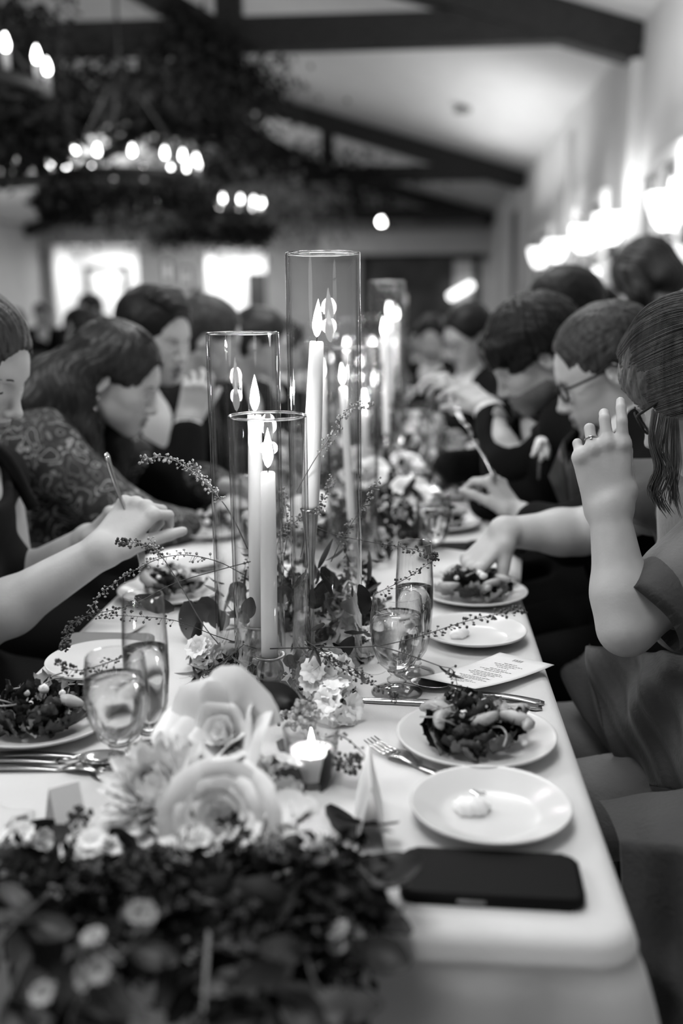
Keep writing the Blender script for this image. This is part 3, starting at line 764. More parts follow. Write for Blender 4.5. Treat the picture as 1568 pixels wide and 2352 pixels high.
# place settings -----------------------------------------------------------
P = pt(1093, 1712); plate('s', P, 'salad plate nearest the camera on the right, full of mixed salad')
salad(P, 'mixed green salad with orange segments, pear and cheese on the nearest right plate', 5, 74, fruit=5)
P = pt(1125, 1878); plate('b', P, 'bread plate with butter touching the black phone'); butter(P + Vector((-0.020, 0.004, 0)), 'butter scoop on the bread plate by the black phone')
P = pt(1088, 1468); plate('b', P, 'bread plate with butter beyond the menu card on the right'); butter(P + Vector((-0.023, 0.0, 0)), 'butter scoop on the bread plate beyond the menu card', 1)
P = pt(1088, 1376); plate('s', P, 'salad plate that the reaching hand picks from'); salad(P, 'salad with pale cheese lumps under the reaching hand', 8, 44, fruit=4)
P = pt(1010, 1212); plate('s', P, 'third salad plate on the right, beyond the folded napkin'); salad(P, 'dark leafy salad beyond the phones on the right', 9, 34)
P = pt(1055, 1140); plate('s', P, 'fourth salad plate on the right, in front of the dark haired man'); salad(P, 'salad in front of the dark haired man', 10, 34)
P = pt(95, 1672); plate('s', P, 'salad plate nearest the camera on the left edge'); salad(P, 'dark glossy leaf salad on the nearest left plate', 15, 66, fruit=0)
P = pt(238, 1538); plate('b', P, 'empty bread plate on the left behind the flute')
P = pt(392, 1372); plate('s', P, 'second salad plate on the left, behind the sprigs'); salad(P, 'dark salad behind the sprigs on the left', 16, 40, fruit=2)
P = pt(425, 1300); plate('b', P, 'bread plate beyond the second left salad')
P = pt(482, 1228); plate('s', P, 'third salad plate on the left by the leaning woman'); salad(P, 'small dark salad by the leaning woman in the floral blouse', 17, 30, fruit=1)
# knife and spoon on the right, menu card on top
a, b = pt(820, 1611), pt(1245, 1629)
cutlery('knife', Vector((b.x-0.11, b.y-0.0, 0)) if False else a + (b-a)*0.49, aim(a, b), 'silver dinner knife lying under the menu card on the right', scale=1.1)
a2, b2 = pt(960, 1578), pt(1225, 1615)
cutlery('spoon', a2 + (b2-a2)*0.42, aim(a2, b2), 'silver spoon half hidden by the menu card', z=TZ, scale=0.95)
# fork resting on the front salad plate
a, b = pt(838, 1724), pt(1000, 1792)
cutlery('fork', a + (b-a)*0.60 + Vector((0.012, 0, 0)), aim(a, b)-0.05, 'silver fork with tines on the cloth left of the nearest right salad', z=TZ+0.001, scale=0.9)
for k, (kd, dy, lab) in enumerate((('fork', 0.0, 'silver fork nearest the left edge, before the left salad'), ('spoon', 0.018, 'silver spoon lying behind the left fork'), ('knife', 0.034, 'silver knife by the foot of the left goblet'))):
    a = pt(210, 1762)
    cutlery(kd, Vector((a.x-0.03-0.01*k+(0.03 if kd == 'knife' else 0), a.y+dy-0.012, 0)), PI+0.04, lab)

# menu card: slightly bowed quad with flat print
def menu_card(quad, lab, lift=0.006, bow=0.004, lines=True):
    a, b, c, d = [Vector((q.x, q.y, 0)) for q in quad]    # top-left, top-right, bottom-right, bottom-left of the text
    o0 = (a+b+c+d)/4; t = thing('menu_card', lab, 'menu card', (o0.x, o0.y, TZ)); bm = bmesh.new(); n = 10; g = []
    def S(u, v, dz=0.0):
        p = a*(1-u)*(1-v)+b*u*(1-v)+c*u*v+d*(1-u)*v - o0
        return Vector((p.x, p.y, lift + bow*(4*(v-0.5)**2) + 0.010*u*v + dz))
    for dz in (0, 0.0004): g.append([[bm.verts.new(S(i/n, j/n, dz)) for i in range(n+1)] for j in range(n+1)])
    for k in (0, 1):
        for j in range(n):
            for i in range(n):
                f = (g[k][j][i], g[k][j][i+1], g[k][j+1][i+1], g[k][j+1][i]); bm.faces.new(f if k else f[::-1])
    for i in range(n):
        bm.faces.new((g[0][0][i], g[0][0][i+1], g[1][0][i+1], g[1][0][i])); bm.faces.new((g[0][n][i+1], g[0][n][i], g[1][n][i], g[1][n][i+1]))
        bm.faces.new((g[0][i+1][0], g[0][i][0], g[1][i][0], g[1][i+1][0])); bm.faces.new((g[0][i][n], g[0][i+1][n], g[1][i+1][n], g[1][i][n]))
    obj('card', bm, 'paper', t)
    if lines:
        bm = bmesh.new(); rr = random.Random(2)
        def ln(u0, u1, v, h):
            m = max(1, int((u1-u0)*8)); ws = []
            for k in range(m):
                p0, p1 = u0+(u1-u0)*k/m, u0+(u1-u0)*(k+1)/m
                bm.faces.new([bm.verts.new(S(u, vv, 0.0007)) for u, vv in ((p0, v), (p1, v), (p1, v+h), (p0, v+h))])
        for c0, ch in ((0.40, 'M'), (0.445, 'E'), (0.49, 'N'), (0.535, 'U')):     # heading
            for k in range(2): ln(c0+k*0.016, c0+k*0.016+0.006, 0.075, 0.05)
            ln(c0, c0+0.022, 0.09, 0.008)
        v = 0.20
        for blk in ((0.24, 0.5, 0.36, 0.2), (0.3, 0.56, 0.3), (0.5, 0.6, 0.44, 0.24), (0.55, 0.4, 0.62), (0.3, 0.5, 0.2)):
            for L in blk:
                u = 0.5-L/2
                while u < 0.5+L/2:
                    wd = rr.uniform(0.02, 0.07); ln(u, min(u+wd, 0.5+L/2), v, 0.010); u += wd+0.014
                v += 0.036
            v += 0.02
        obj('printed_lines', bm, 'print', t, smooth=False)['kind'] = 'stuff'
    return t
menu_card((pt(1147, 1514), pt(1272, 1543), pt(1090, 1616), pt(962, 1572)), 'white printed menu card bowed over the knife and spoon on the right', lines=True)
menu_card((pt(215, 1428), pt(335, 1436), pt(300, 1470), pt(180, 1462)), 'pale menu card behind the left bread plate', 0.001, 0.0, False)
menu_card((pt(380, 1255), pt(500, 1262), pt(480, 1285), pt(350, 1280)), 'pale menu card on the left beyond the second left salad', 0.001, 0.0, False)
menu_card((pt(960, 1040), pt(1060, 1040), pt(1075, 1062), pt(965, 1062)), 'pale menu card far along the right side of the table', 0.001, 0.0, False)

# tent cards
def tent(name, A, B, h, spread, lab, m='paper'):
    "folded card: ridge above the line A-B"
    A = Vector((A.x, A.y, 0)); B = Vector((B.x, B.y, 0)); c = (A+B)/2; d = (B-A).normalized(); n = Vector((-d.y, d.x, 0))
    t = thing(name, lab, 'place card', (c.x, c.y, TZ)); A -= c; B -= c
    for s, nm in ((1, 'front_leaf'), (-1, 'back_leaf')):
        bm = bmesh.new(); up = Vector((0, 0, h)); th = n*0.0006*s
        q = [A+up, B+up, B+n*s*spread, A+n*s*spread]
        v = [bm.verts.new(p) for p in q]; v2 = [bm.verts.new(p+th+Vector((0, 0, 0.0003))) for p in q]
        bm.faces.new(v); bm.faces.new(v2[::-1])
        for k in range(4): bm.faces.new((v[k], v2[k], v2[(k+1) % 4], v[(k+1) % 4]))
        bmesh.ops.recalc_face_normals(bm, faces=bm.faces); obj(nm, bm, m, t, smooth=False)
    return t
tent('place_card', pt(846, 1842), pt(852, 1958), 0.065, 0.014, 'white folded place card standing edge-on left of the bread plate')
tent('place_card', pt(120, 1925), pt(188, 1905), 0.052, 0.026, 'white folded place card standing on the left behind the flowers')
# left folded napkin
def napkin(corners, z, lab, m='cloth', hump=0.006):
    a, b, c, d = [Vector((p.x, p.y, 0)) for p in corners]; o0 = (a+b+c+d)/4; bm = bmesh.new(); n = 12; G = []
    for k in (0, 1):
        G.append([])
        for j in range(n+1):
            row = []
            for i in range(n+1):
                u, v = i/n, j/n; p = a*(1-u)*(1-v)+b*u*(1-v)+c*u*v+d*(1-u)*v - o0
                e = min(1, 6*min(u, 1-u, v, 1-v)+0.12)
                row.append(bm.verts.new((p.x, p.y, (hump*(math.sqrt(e)) + 0.0015*math.sin(u*9+v*4) if k else 0.0))))
            G[k].append(row)
    for k in (0, 1):
        for j in range(n):
            for i in range(n):
                f = (G[k][j][i], G[k][j][i+1], G[k][j+1][i+1], G[k][j+1][i]); bm.faces.new(f if k else f[::-1])
    for i in range(n):
        bm.faces.new((G[0][0][i], G[0][0][i+1], G[1][0][i+1], G[1][0][i])); bm.faces.new((G[0][n][i+1], G[0][n][i], G[1][n][i], G[1][n][i+1]))
        bm.faces.new((G[0][i+1][0], G[0][i][0], G[1][i][0], G[1][i+1][0])); bm.faces.new((G[0][i][n], G[0][i+1][n], G[1][i+1][n], G[1][i][n]))
    bmesh.ops.recalc_face_normals(bm, faces=bm.faces)
    o = obj('napkin', bm, m, loc=(o0.x, o0.y, z)); return tag(o, lab, 'napkin')
napkin((pt(-30, 1850), pt(80, 1868), pt(60, 1985), pt(-60, 1960)), TZ, 'white napkin on the cloth at the left edge before the place card')
napkin((pt(990, 1275), pt(1198, 1290), pt(1195, 1345), pt(985, 1325)), TZ, 'thick folded white napkin beyond the salad under the reaching hand', hump=0.022)
napkin((pt(965, 965), pt(1035, 965), pt(1045, 985), pt(968, 985)), TZ, 'folded white napkin far along the right of the table', hump=0.015)

# phones
def phone(P, L, W, a, lab, T=0.0095, scr='phone_glass', z=TZ, body='phone'):
    t = thing('phone', lab, 'phone', (P.x, P.y, z), (0, 0, a))
    bm = bmesh.new(); add_prism(bm, rrect(L, W, 0.013, 8), 0, T); bmesh.ops.bevel(bm, geom=[e for e in bm.edges if abs(e.verts[0].co.z-e.verts[1].co.z) < 1e-6], offset=0.0022, segments=3, affect='EDGES'); obj('case', bm, body, t)
    bm = bmesh.new(); add_prism(bm, rrect(L-0.009, W-0.009, 0.009, 6), T-0.0002, T+0.0005); obj('screen', bm, scr, t, smooth=False)
    bm = bmesh.new(); add_box(bm, (-0.018, -W/2-0.0002, T*0.5), (0.024, 0.001, 0.0035), bev=0.0004); obj('side_button', bm, 'phone_trim', t)
    return t
p0 = pt(1126, 2028); phone(p0, 0.160, 0.078, -0.03, 'large black phone lying near the front corner of the table')
phone(pt(1058, 1268), 0.15, 0.105, 0.1, 'dark phone under the reaching wrist')
phone(pt(1140, 1287), 0.12, 0.06, -0.15, 'second black phone by the right table edge under the reaching arm', z=TZ+0.024)
phone(pt(248, 1482), 0.135, 0.066, 0.0, 'flat grey phone case behind the left bread plate', scr='grey_frame', body='grey_frame')
phone(pt(972, 975), 0.09, 0.09, 0.0, 'small black box far along the table centre', T=0.06)

# votive candle beside the big rose
def votive(P, lab, s=1.0):
    t = thing('votive_candle', lab, 'candle', (P.x, P.y, TZ), group='low glass votives'); t.scale = (s,)*3
    bm = bmesh.new(); add_lathe(bm, [(0, 0), (0.022, 0), (0.026, 0.004), (0.031, 0.062), (0.0305, 0.063), (0.0290, 0.062), (0.0245, 0.008), (0, 0.007)], 36); bmesh.ops.recalc_face_normals(bm, faces=bm.faces); obj('cup', bm, 'glass', t)
    bm = bmesh.new(); add_lathe(bm, [(0, 0.0085), (0.0238, 0.0085), (0.0265, 0.036), (0.020, 0.0345), (0, 0.0335)], 28); bmesh.ops.recalc_face_normals(bm, faces=bm.faces); obj('wax', bm, 'wax', t)
    bm = bmesh.new(); add_tube(bm, [(0, 0, 0.033), (0.0006, 0, 0.041)], 0.0008, 6); obj('wick', bm, 'wick', t)
    bm = bmesh.new(); add_lathe(bm, [(0, 0.038), (0.0028, 0.041), (0.0034, 0.046), (0.002, 0.054), (0, 0.062)], 12); obj('flame', bm, 'flame', t)
    lamp('flame_light', 'POINT', (P.x, P.y, TZ+0.055*s), 0.22, 0.006)
    return t
votive(pt(716, 1792), 'votive candle in a glass cup right of the big white rose')
VOT = votive(pt(990, 1150), 'votive candle in a glass cup far along the right side', 0.9)

# ------------------------------------------------------------------ tall glass vases with taper candles
def vase(P, h, lab, r=0.0505, tilt=0.0):
    t = thing('glass_cylinder', lab, 'candle vase', (P.x, P.y, TZ), (0, tilt, 0), 'tall clear glass cylinders round the candles')
    bm = bmesh.new(); wl = 0.0034
    add_lathe(bm, [(r-wl, 0.001), (r, 0.0), (r, h*0.5), (r, h-0.0015), (r-0.0006, h), (r-wl+0.0006, h), (r-wl, h-0.0015), (r-wl, h*0.5), (r-wl, 0.001)], 96)
    bmesh.ops.recalc_face_normals(bm, faces=bm.faces); obj('cylinder_wall', bm, 'vase_glass', t)
    bm = bmesh.new(); n = 96
    add_tube(bm, [(( r-wl/2)*math.cos(2*PI*k/n), (r-wl/2)*math.sin(2*PI*k/n), h) for k in range(n+1)], 0.0017, 8, caps=False); obj('fire_polished_rim', bm, 'glass_solid', t)
    return t
FLAME_PROF = [(0, 0.0), (0.0028, 0.004), (0.0052, 0.012), (0.0056, 0.019), (0.0042, 0.031), (0.0018, 0.044), (0, 0.052)]
def taper(base, top, lab, r0=0.0108, r1=0.0098, flame=1.0, light=1.3, grp='lit white taper candles', hld='wax'):
    d = (top-base); L = d.length
    t = thing('taper_candle', lab, 'candle', base, group=grp); t.rotation_mode = 'QUATERNION'; t.rotation_quaternion = Vector((0, 0, 1)).rotation_difference(d)
    bm = bmesh.new(); add_lathe(bm, [(0, 0), (r0*0.93, 0), (r0, 0.006), (r0*0.98, L*0.5), (r1, L-0.004), (r1*0.85, L-0.001), (0, L-0.002)], 20); obj('wax_body', bm, 'wax', t)
    bm = bmesh.new(); add_tube(bm, [(0, 0, L-0.002), (0.0006, 0, L+0.008)], 0.0009, 6); obj('wick', bm, 'wick', t)
    f = thing('x', None, None); bpy.data.objects.remove(f)
    bm = bmesh.new(); add_lathe(bm, [(a*1.25*flame, L+0.004+b*flame) for a, b in FLAME_PROF], 14); fo = obj('flame', bm, 'flame', t)
    lamp('flame_light', 'POINT', base + d*((L+0.03*flame)/L), light, 0.012)
    return t
def holder(P, lab, h=0.048, s=1.0, m='pewter'):
    t = thing('candle_holder', lab, 'candle holder', (P.x, P.y, TZ)); t.scale = (s,)*3
    bm = bmesh.new(); add_lathe(bm, [(0, 0), (0.026, 0), (0.027, 0.003), (0.017, 0.008), (0.012, 0.012), (0, 0.012)], 32); obj('base', bm, m, t)
    bm = bmesh.new(); add_lathe(bm, [(0, 0.010), (0.010, 0.011), (0.016, 0.018), (0.0195, 0.028), (0.0175, 0.038), (0.0140, 0.044), (0.0138, 0.048), (0, 0.048)], 32); obj('bell_cup', bm, m, t)
    bm = bmesh.new(); add_lathe(bm, [(0.0118, 0.044), (0.0138, 0.047), (0.022, 0.0505), (0.0225, 0.052), (0.0215, 0.0528), (0.0145, 0.0505), (0.0118, 0.0505), (0.0118, 0.044)], 32); obj('drip_pan', bm, m, t)
    return t
pA, pB, pC = pt(618, 1590), pt(566, 1535), pt(722, 1498)
vA = Vector((-0.202, 1.275, 0)); 
def vbase(xc, ytop, width):
    "where a cylinder of diameter 0.101 stands whose rim spans that width"
    dep = 0.101*F_PX/width; d = ray(xc, ytop); q = CAM + d*dep; return q
A = vbase(614, 955, 182); B = vbase(556.5, 765, 168); C = vbase(741, 582, 173)
vase(A, A.z-TZ, 'shortest and nearest glass cylinder around the front candle')
vase(B, B.z-TZ, 'middle height glass cylinder left of the front one')
vase(C, C.z-TZ, 'tallest glass cylinder, in the centre of the picture')
def stick(base_px, top_px, Y, lab, zb, **k):
    b, t_ = px(base_px[0], base_px[1], Y), px(top_px[0], top_px[1], Y)
    return taper(b, t_, lab, **k)
hA = holder(Vector((px(619, 1500, A.y).x, A.y-0.002, 0)), 'small pewter candle holder with bell cup under the front candle', s=1.0)
zA = TZ + 0.046
bA = Vector((hA.location.x, hA.location.y, zA)); tA = px(615, 1082, A.y); taper(bA, tA, 'front white taper candle in the shortest glass cylinder', r0=0.0112, r1=0.0095, flame=1.0)
hB = holder(Vector((px(590, 1450, B.y).x, B.y, 0)), 'second pewter candle holder just behind the front one', s=1.0)
taper(Vector((hB.location.x, hB.location.y, zA)), px(585, 952, B.y), 'left white taper candle in the middle height cylinder', r0=0.0112, r1=0.0098)
# tall slim holder in the tallest cylinder
cb = px(712, 1168, C.y)
t = thing('tall_candle_holder', 'slim tall candle holder on a rod in the tallest cylinder', 'candle holder', (cb.x, cb.y, TZ))
zz = cb.z-TZ
bm = bmesh.new(); add_lathe(bm, [(0, 0), (0.030, 0), (0.031, 0.003), (0.012, 0.008), (0, 0.008)], 32); obj('base', bm, 'pewter', t)
bm = bmesh.new(); add_lathe(bm, [(0, 0.008), (0.006, 0.010), (0.011, 0.018), (0.006, 0.026), (0.004, 0.03), (0.004, zz-0.10), (0.0055, zz-0.07), (0.012, zz-0.006), (0.0145, zz), (0, zz)], 24); obj('rod', bm, 'pewter', t)
taper(Vector((cb.x, cb.y, cb.z)), px(727, 782, C.y), 'white taper candle high in the tallest cylinder', r0=0.0125, r1=0.0098)
# groups farther along the table
def vgroup(cx_, cy_, k, names):
    for j, (dx, dy, h, ch) in enumerate(((0.0, -0.06, 0.36, 0.20), (-0.10, 0.02, 0.46, 0.28), (0.05, 0.08, 0.575, 0.40))):
        rr = random.Random(k*7+j); x, y = cx_+dx+rr.uniform(-.02, .02), cy_+dy+rr.uniform(-.03, .03)
        vase(Vector((x, y, 0)), h, names + [', shortest of its trio', ', middle one of its trio', ', tallest of its trio'][j])
        holder(Vector((x, y, 0)), 'pewter candle holder in the ' + ['shortest', 'middle', 'tallest'][j] + ' cylinder of the ' + ['second', 'third', 'fourth'][k] + ' trio')
        hb = Vector((x, y, zA + (0.10 if j == 2 else 0.0)))
        if j == 2:
            bm = bmesh.new(); add_tube(bm, [(x, y, zA-0.004), (x, y, zA+0.1)], 0.008, 10); tag(obj('candle_riser', bm, 'pewter'), 'thin riser rod under the tallest candle of the ' + ['second', 'third', 'fourth'][k] + ' trio', 'candle riser')
        taper(hb, Vector((x+rr.uniform(-.008, .008), y, zA+ch+rr.uniform(-.03, .03))), 'white taper candle in the ' + ['shortest', 'middle', 'tallest'][j] + ' cylinder of the ' + ['second', 'third', 'fourth'][k] + ' trio')
D2 = vbase(868, 650, 84)
vgroup(D2.x-0.045, D2.y-0.08, 0, 'clear glass cylinder of the second trio down the table')
vgroup(-0.16, 3.75, 1, 'clear glass cylinder of the third trio down the table')
vgroup(-0.16, 4.95, 2, 'clear glass cylinder of the farthest trio on the table')
vase(Vector((-0.13, 1.93, 0)), 0.43, 'single clear glass cylinder between the first two trios')
holder(Vector((-0.13, 1.93, 0)), 'pewter holder in the single cylinder between the first two trios')
taper(Vector((-0.13, 1.93, zA)), px(787, 888, 1.93), 'thin white candle in the single cylinder between the trios', r0=0.0085, r1=0.0068, flame=0.8)

# far glasses, plates, votives
rr = random.Random(21)
spots = [(0.03, 1.98, 'g'), (-0.32, 1.86, 'f'), (0.0, 2.45, 'g'), (0.04, 2.72, 'f'), (0.10, 2.86, 'g'), (-0.02, 3.05, 'f'), (0.03, 3.3, 'g'), (-0.36, 2.5, 'g'), (-0.33, 2.72, 'f'), (0.06, 3.65, 'f'), (0.0, 3.9, 'g'),
         (0.05, 4.2, 'f'), (0.1, 4.5, 'g'), (0.0, 4.7, 'f'), (-0.34, 3.4, 'g'), (-0.32, 4.1, 'f'), (0.08, 5.2, 'g')]
sides = ['first', 'second', 'third', 'fourth', 'fifth', 'sixth', 'seventh', 'eighth', 'ninth', 'tenth', 'eleventh', 'twelfth', 'thirteenth', 'fourteenth', 'fifteenth', 'sixteenth', 'seventeenth']
for i, (x, y, k) in enumerate(spots):
    side = 'left' if x < -0.2 else 'right'
    idx = [q for q in range(i+1) if (spots[q][0] < -0.2) == (x < -0.2)]
    glass_at(GOBLET if k == 'g' else FLUTE, Vector((x, y, 0)), '%s %s, %s blurred glass down the %s of the vases' % ('squat' if k == 'g' else 'slender', 'goblet' if k == 'g' else 'flute', sides[len(idx)-1], side), GG)
for i, (x, y, k) in enumerate(((0.08, 3.25, 's'), (0.09, 3.75, 's'), (0.08, 4.3, 'b'), (0.08, 4.85, 's'), (-0.45, 2.75, 's'), (-0.45, 3.3, 's'), (-0.45, 3.9, 's'), (-0.45, 4.6, 's'))):
    plate(k, Vector((x, y, 0)), '%s blurred plate far down the %s side' % (sides[i % 4], 'right' if x > 0 else 'left'))
    if k == 's': salad(Vector((x, y, 0)), '%s blurred salad far down the %s side' % (sides[i % 4], 'right' if x > 0 else 'left'), 40+i, 14, fruit=2)
for i, (x, y) in enumerate(((-0.06, 3.45), (0.02, 4.05), (-0.22, 4.4), (0.03, 5.0), (-0.3, 3.1))):
    votive(Vector((x, y, 0)), '%s blurred votive candle down the table' % sides[i])
# ------------------------------------------------------------------ implicit-surface modelling (smooth unions meshed with surface nets)
def V3(p): return np.array([p[0], p[1], p[2]], np.float64)
class Solid:
    def __init__(s): s.P = []
    def cap(s, a, b, ra, rb=None, k=0.012, op=0, flat=None):
        "tapered capsule; flat=(axis, factor) squashes its section along an axis"
        rb = ra if rb is None else rb; s.P.append(('c', V3(a), V3(b), ra, rb, k, op, flat)); return s
    def ell(s, c, r, rot=None, k=0.012, op=0):
        s.P.append(('e', V3(c), V3(r), None if rot is None else np.array(rot, float), k, op)); return s
    def plane(s, p, n, k=0.004):
        "cuts away the half space that n points into"
        n = V3(n); s.P.append(('p', V3(p), n/np.linalg.norm(n), k)); return s
    def chain(s, pts, rads, k=0.012, op=0, flat=None):
        rads = list(rads) + [rads[-1]]*len(pts)
        for i in range(len(pts)-1): s.cap(pts[i], pts[i+1], rads[i], rads[i+1], k, op, flat)
        return s
    def add(s, o): s.P += o.P; return s
    def bounds(s):
        lo = np.full(3, 1e9); hi = -lo
        for p in s.P:
            if p[0] == 'p' or (p[0] == 'c' and p[6]) or (p[0] == 'e' and p[5]): continue
            if p[0] == 'c': r = max(p[3], p[4]); a = np.minimum(p[1], p[2])-r; b = np.maximum(p[1], p[2])+r
            else: r = p[2].max(); a = p[1]-r; b = p[1]+r
            lo = np.minimum(lo, a); hi = np.maximum(hi, b)
        return lo, hi
def axis_grid(lo, hi, coarse, fine):
    "1-D grid, fine inside the given (a, b, h) intervals"
    xs = [lo]; fine = sorted(fine)
    while xs[-1] < hi:
        h = coarse
        for a, b, hh in fine:
            if a <= xs[-1] < b: h = min(h, hh)
            elif xs[-1] < a: h = min(h, max(hh, a-xs[-1]))
        xs.append(xs[-1]+h)
    return np.array(xs)
def mesh_solid(S, name, mats, h=0.006, fine=(), noise=None, paint=None, pad=0.02):
    lo, hi = S.bounds(); lo -= pad; hi += pad
    ax = []
    for i in range(3):
        ax.append(axis_grid(lo[i], hi[i], h, [(c[i]-r, c[i]+r, hh) for c, r, hh in fine]))
    X, Y, Z = ax; Fd = np.full((len(X), len(Y), len(Z)), 1.0, np.float32)
    def sub(a, b):
        return tuple(slice(max(0, np.searchsorted(ax[i], a[i])-1), min(len(ax[i]), np.searchsorted(ax[i], b[i])+1)) for i in range(3))
    for p in S.P:
        if p[0] == 'p':
            D = ((X-p[1][0])*p[2][0])[:, None, None] + ((Y-p[1][1])*p[2][1])[None, :, None] + ((Z-p[1][2])*p[2][2])[None, None, :]
            np.maximum(Fd, D.astype(np.float32), out=Fd); continue
        if p[0] == 'c':
            _, a, b, ra, rb, k, op, flat = p; m = max(ra, rb)*1.0+k+2.5*h
            sl = sub(np.minimum(a, b)-m, np.maximum(a, b)+m)
            x, y, z = X[sl[0]][:, None, None], Y[sl[1]][None, :, None], Z[sl[2]][None, None, :]
            d = b-a; L = max(d@d, 1e-12)
            px_, py_, pz_ = x-a[0], y-a[1], z-a[2]
            t = np.clip((px_*d[0]+py_*d[1]+pz_*d[2])/L, 0, 1)
            qx, qy, qz = px_-t*d[0], py_-t*d[1], pz_-t*d[2]
            if flat is not None:
                f = V3(flat[0]); f = f/np.linalg.norm(f); dt = (qx*f[0]+qy*f[1]+qz*f[2])*(1/flat[1]-1)
                qx, qy, qz = qx+dt*f[0], qy+dt*f[1], qz+dt*f[2]
            D = np.sqrt(qx*qx+qy*qy+qz*qz)-(ra+(rb-ra)*t)
            if flat is not None: D = D*min(1, flat[1]*1.3)
        else:
            _, c, r, rot, k, op = p; m = r.max()+k+2.5*h
            sl = sub(c-m, c+m)
            x, y, z = X[sl[0]][:, None, None]-c[0], Y[sl[1]][None, :, None]-c[1], Z[sl[2]][None, None, :]-c[2]
            if rot is not None: x, y, z = (rot[0, i]*x + rot[1, i]*y + rot[2, i]*z for i in range(3))
            k0 = np.sqrt((x/r[0])**2+(y/r[1])**2+(z/r[2])**2); k1 = np.sqrt((x/r[0]**2)**2+(y/r[1]**2)**2+(z/r[2]**2)**2)
            D = k0*(k0-1)/np.maximum(k1, 1e-6)
        D = D.astype(np.float32); A = Fd[sl]
        if op: D = -D; hh = np.maximum(k-np.abs(A-D), 0)/k; Fd[sl] = np.maximum(A, D)+hh*hh*k*0.25
        else: hh = np.maximum(k-np.abs(A-D), 0)/k; Fd[sl] = np.minimum(A, D)-hh*hh*k*0.25
    if noise is not None:
        band = np.abs(Fd) < 0.05
        i, j, k = np.nonzero(band); Fd[i, j, k] += noise(X[i], Y[j], Z[k]).astype(np.float32)
    I = Fd < 0
    I[0] = I[-1] = False; I[:, 0] = I[:, -1] = False; I[:, :, 0] = I[:, :, -1] = False
    Fd = np.where(I, Fd, np.maximum(Fd, 1e-5)); nx, ny, nz = I.shape
    c = [I[i:nx-1+i, j:ny-1+j, k:nz-1+k] for i in (0, 1) for j in (0, 1) for k in (0, 1)]
    allc = c[0].copy(); anyc = c[0].copy()
    for q in c[1:]: allc &= q; anyc |= q
    act = anyc & ~allc; ci, cj, ck = np.nonzero(act); idx = np.full(act.shape, -1, np.int32); idx[ci, cj, ck] = np.arange(len(ci))
    acc = np.zeros((len(ci), 3)); cnt = np.zeros(len(ci))
    for a in range(3):
        for u in (0, 1):
            for v in (0, 1):
                o0 = [0, 0, 0]; o = [x for x in range(3) if x != a]; o0[o[0]] = u; o0[o[1]] = v; o1 = list(o0); o1[a] = 1
                f0 = Fd[ci+o0[0], cj+o0[1], ck+o0[2]].astype(float); f1 = Fd[ci+o1[0], cj+o1[1], ck+o1[2]].astype(float)
                s_ = (f0 < 0) != (f1 < 0); t = np.where(s_, f0/np.where(s_, f0-f1, 1), 0)
                P0 = np.stack([X[ci+o0[0]], Y[cj+o0[1]], Z[ck+o0[2]]], 1); P1 = np.stack([X[ci+o1[0]], Y[cj+o1[1]], Z[ck+o1[2]]], 1)
                acc += np.where(s_[:, None], P0+(P1-P0)*t[:, None], 0); cnt += s_
    vv = acc/np.maximum(cnt, 1)[:, None]; quads = []
    for a in range(3):
        sl0 = [slice(1, n-1) for n in I.shape]; sl1 = [slice(1, n-1) for n in I.shape]
        sl0[a] = slice(0, I.shape[a]-1); sl1[a] = slice(1, I.shape[a])
        A0, A1 = I[tuple(sl0)], I[tuple(sl1)]; e = np.argwhere(A0 != A1)
        if not len(e): continue
        inside0 = A0[tuple(e.T)]; g = e + np.array([0 if x == a else 1 for x in range(3)])
        b_, c_ = [(1, 2), (2, 0), (0, 1)][a]
        def cell(db, dc):
            q = g.copy(); q[:, b_] += db; q[:, c_] += dc; return idx[q[:, 0], q[:, 1], q[:, 2]]
        Q = np.stack([cell(-1, -1), cell(0, -1), cell(0, 0), cell(-1, 0)], 1)
        Q = np.where(inside0[:, None], Q, Q[:, ::-1]); quads.append(Q)
    Q = np.concatenate(quads); Q = Q[(Q >= 0).all(1)]
    me = quick_mesh(name, vv, Q, mats, True)
    if paint is not None:
        cen = vv[Q].mean(1); mi = paint(cen).astype(np.int32); me.polygons.foreach_set('material_index', mi)
    return me

def folds(amp=0.002, s=1.0, seed=0, ax=(1, 1, 1)):
    r = np.random.RandomState(seed); K = r.normal(0, 1, (7, 3))*np.array(ax); K /= np.linalg.norm(K, axis=1)[:, None]
    fr = np.array([38, 47, 60, 75, 90, 22, 28])*s; ph = r.rand(7)*6
    def f(x, y, z):
        o = np.zeros_like(x); w_ = 0.012*np.sin(31*x+17*z+seed)+0.010*np.sin(23*y-19*z)
        for i in range(7): o += np.sin(((x+w_)*K[i, 0]+(y-w_)*K[i, 1]+(z+w_)*K[i, 2])*fr[i]+ph[i])
        return amp*o/3
    return f

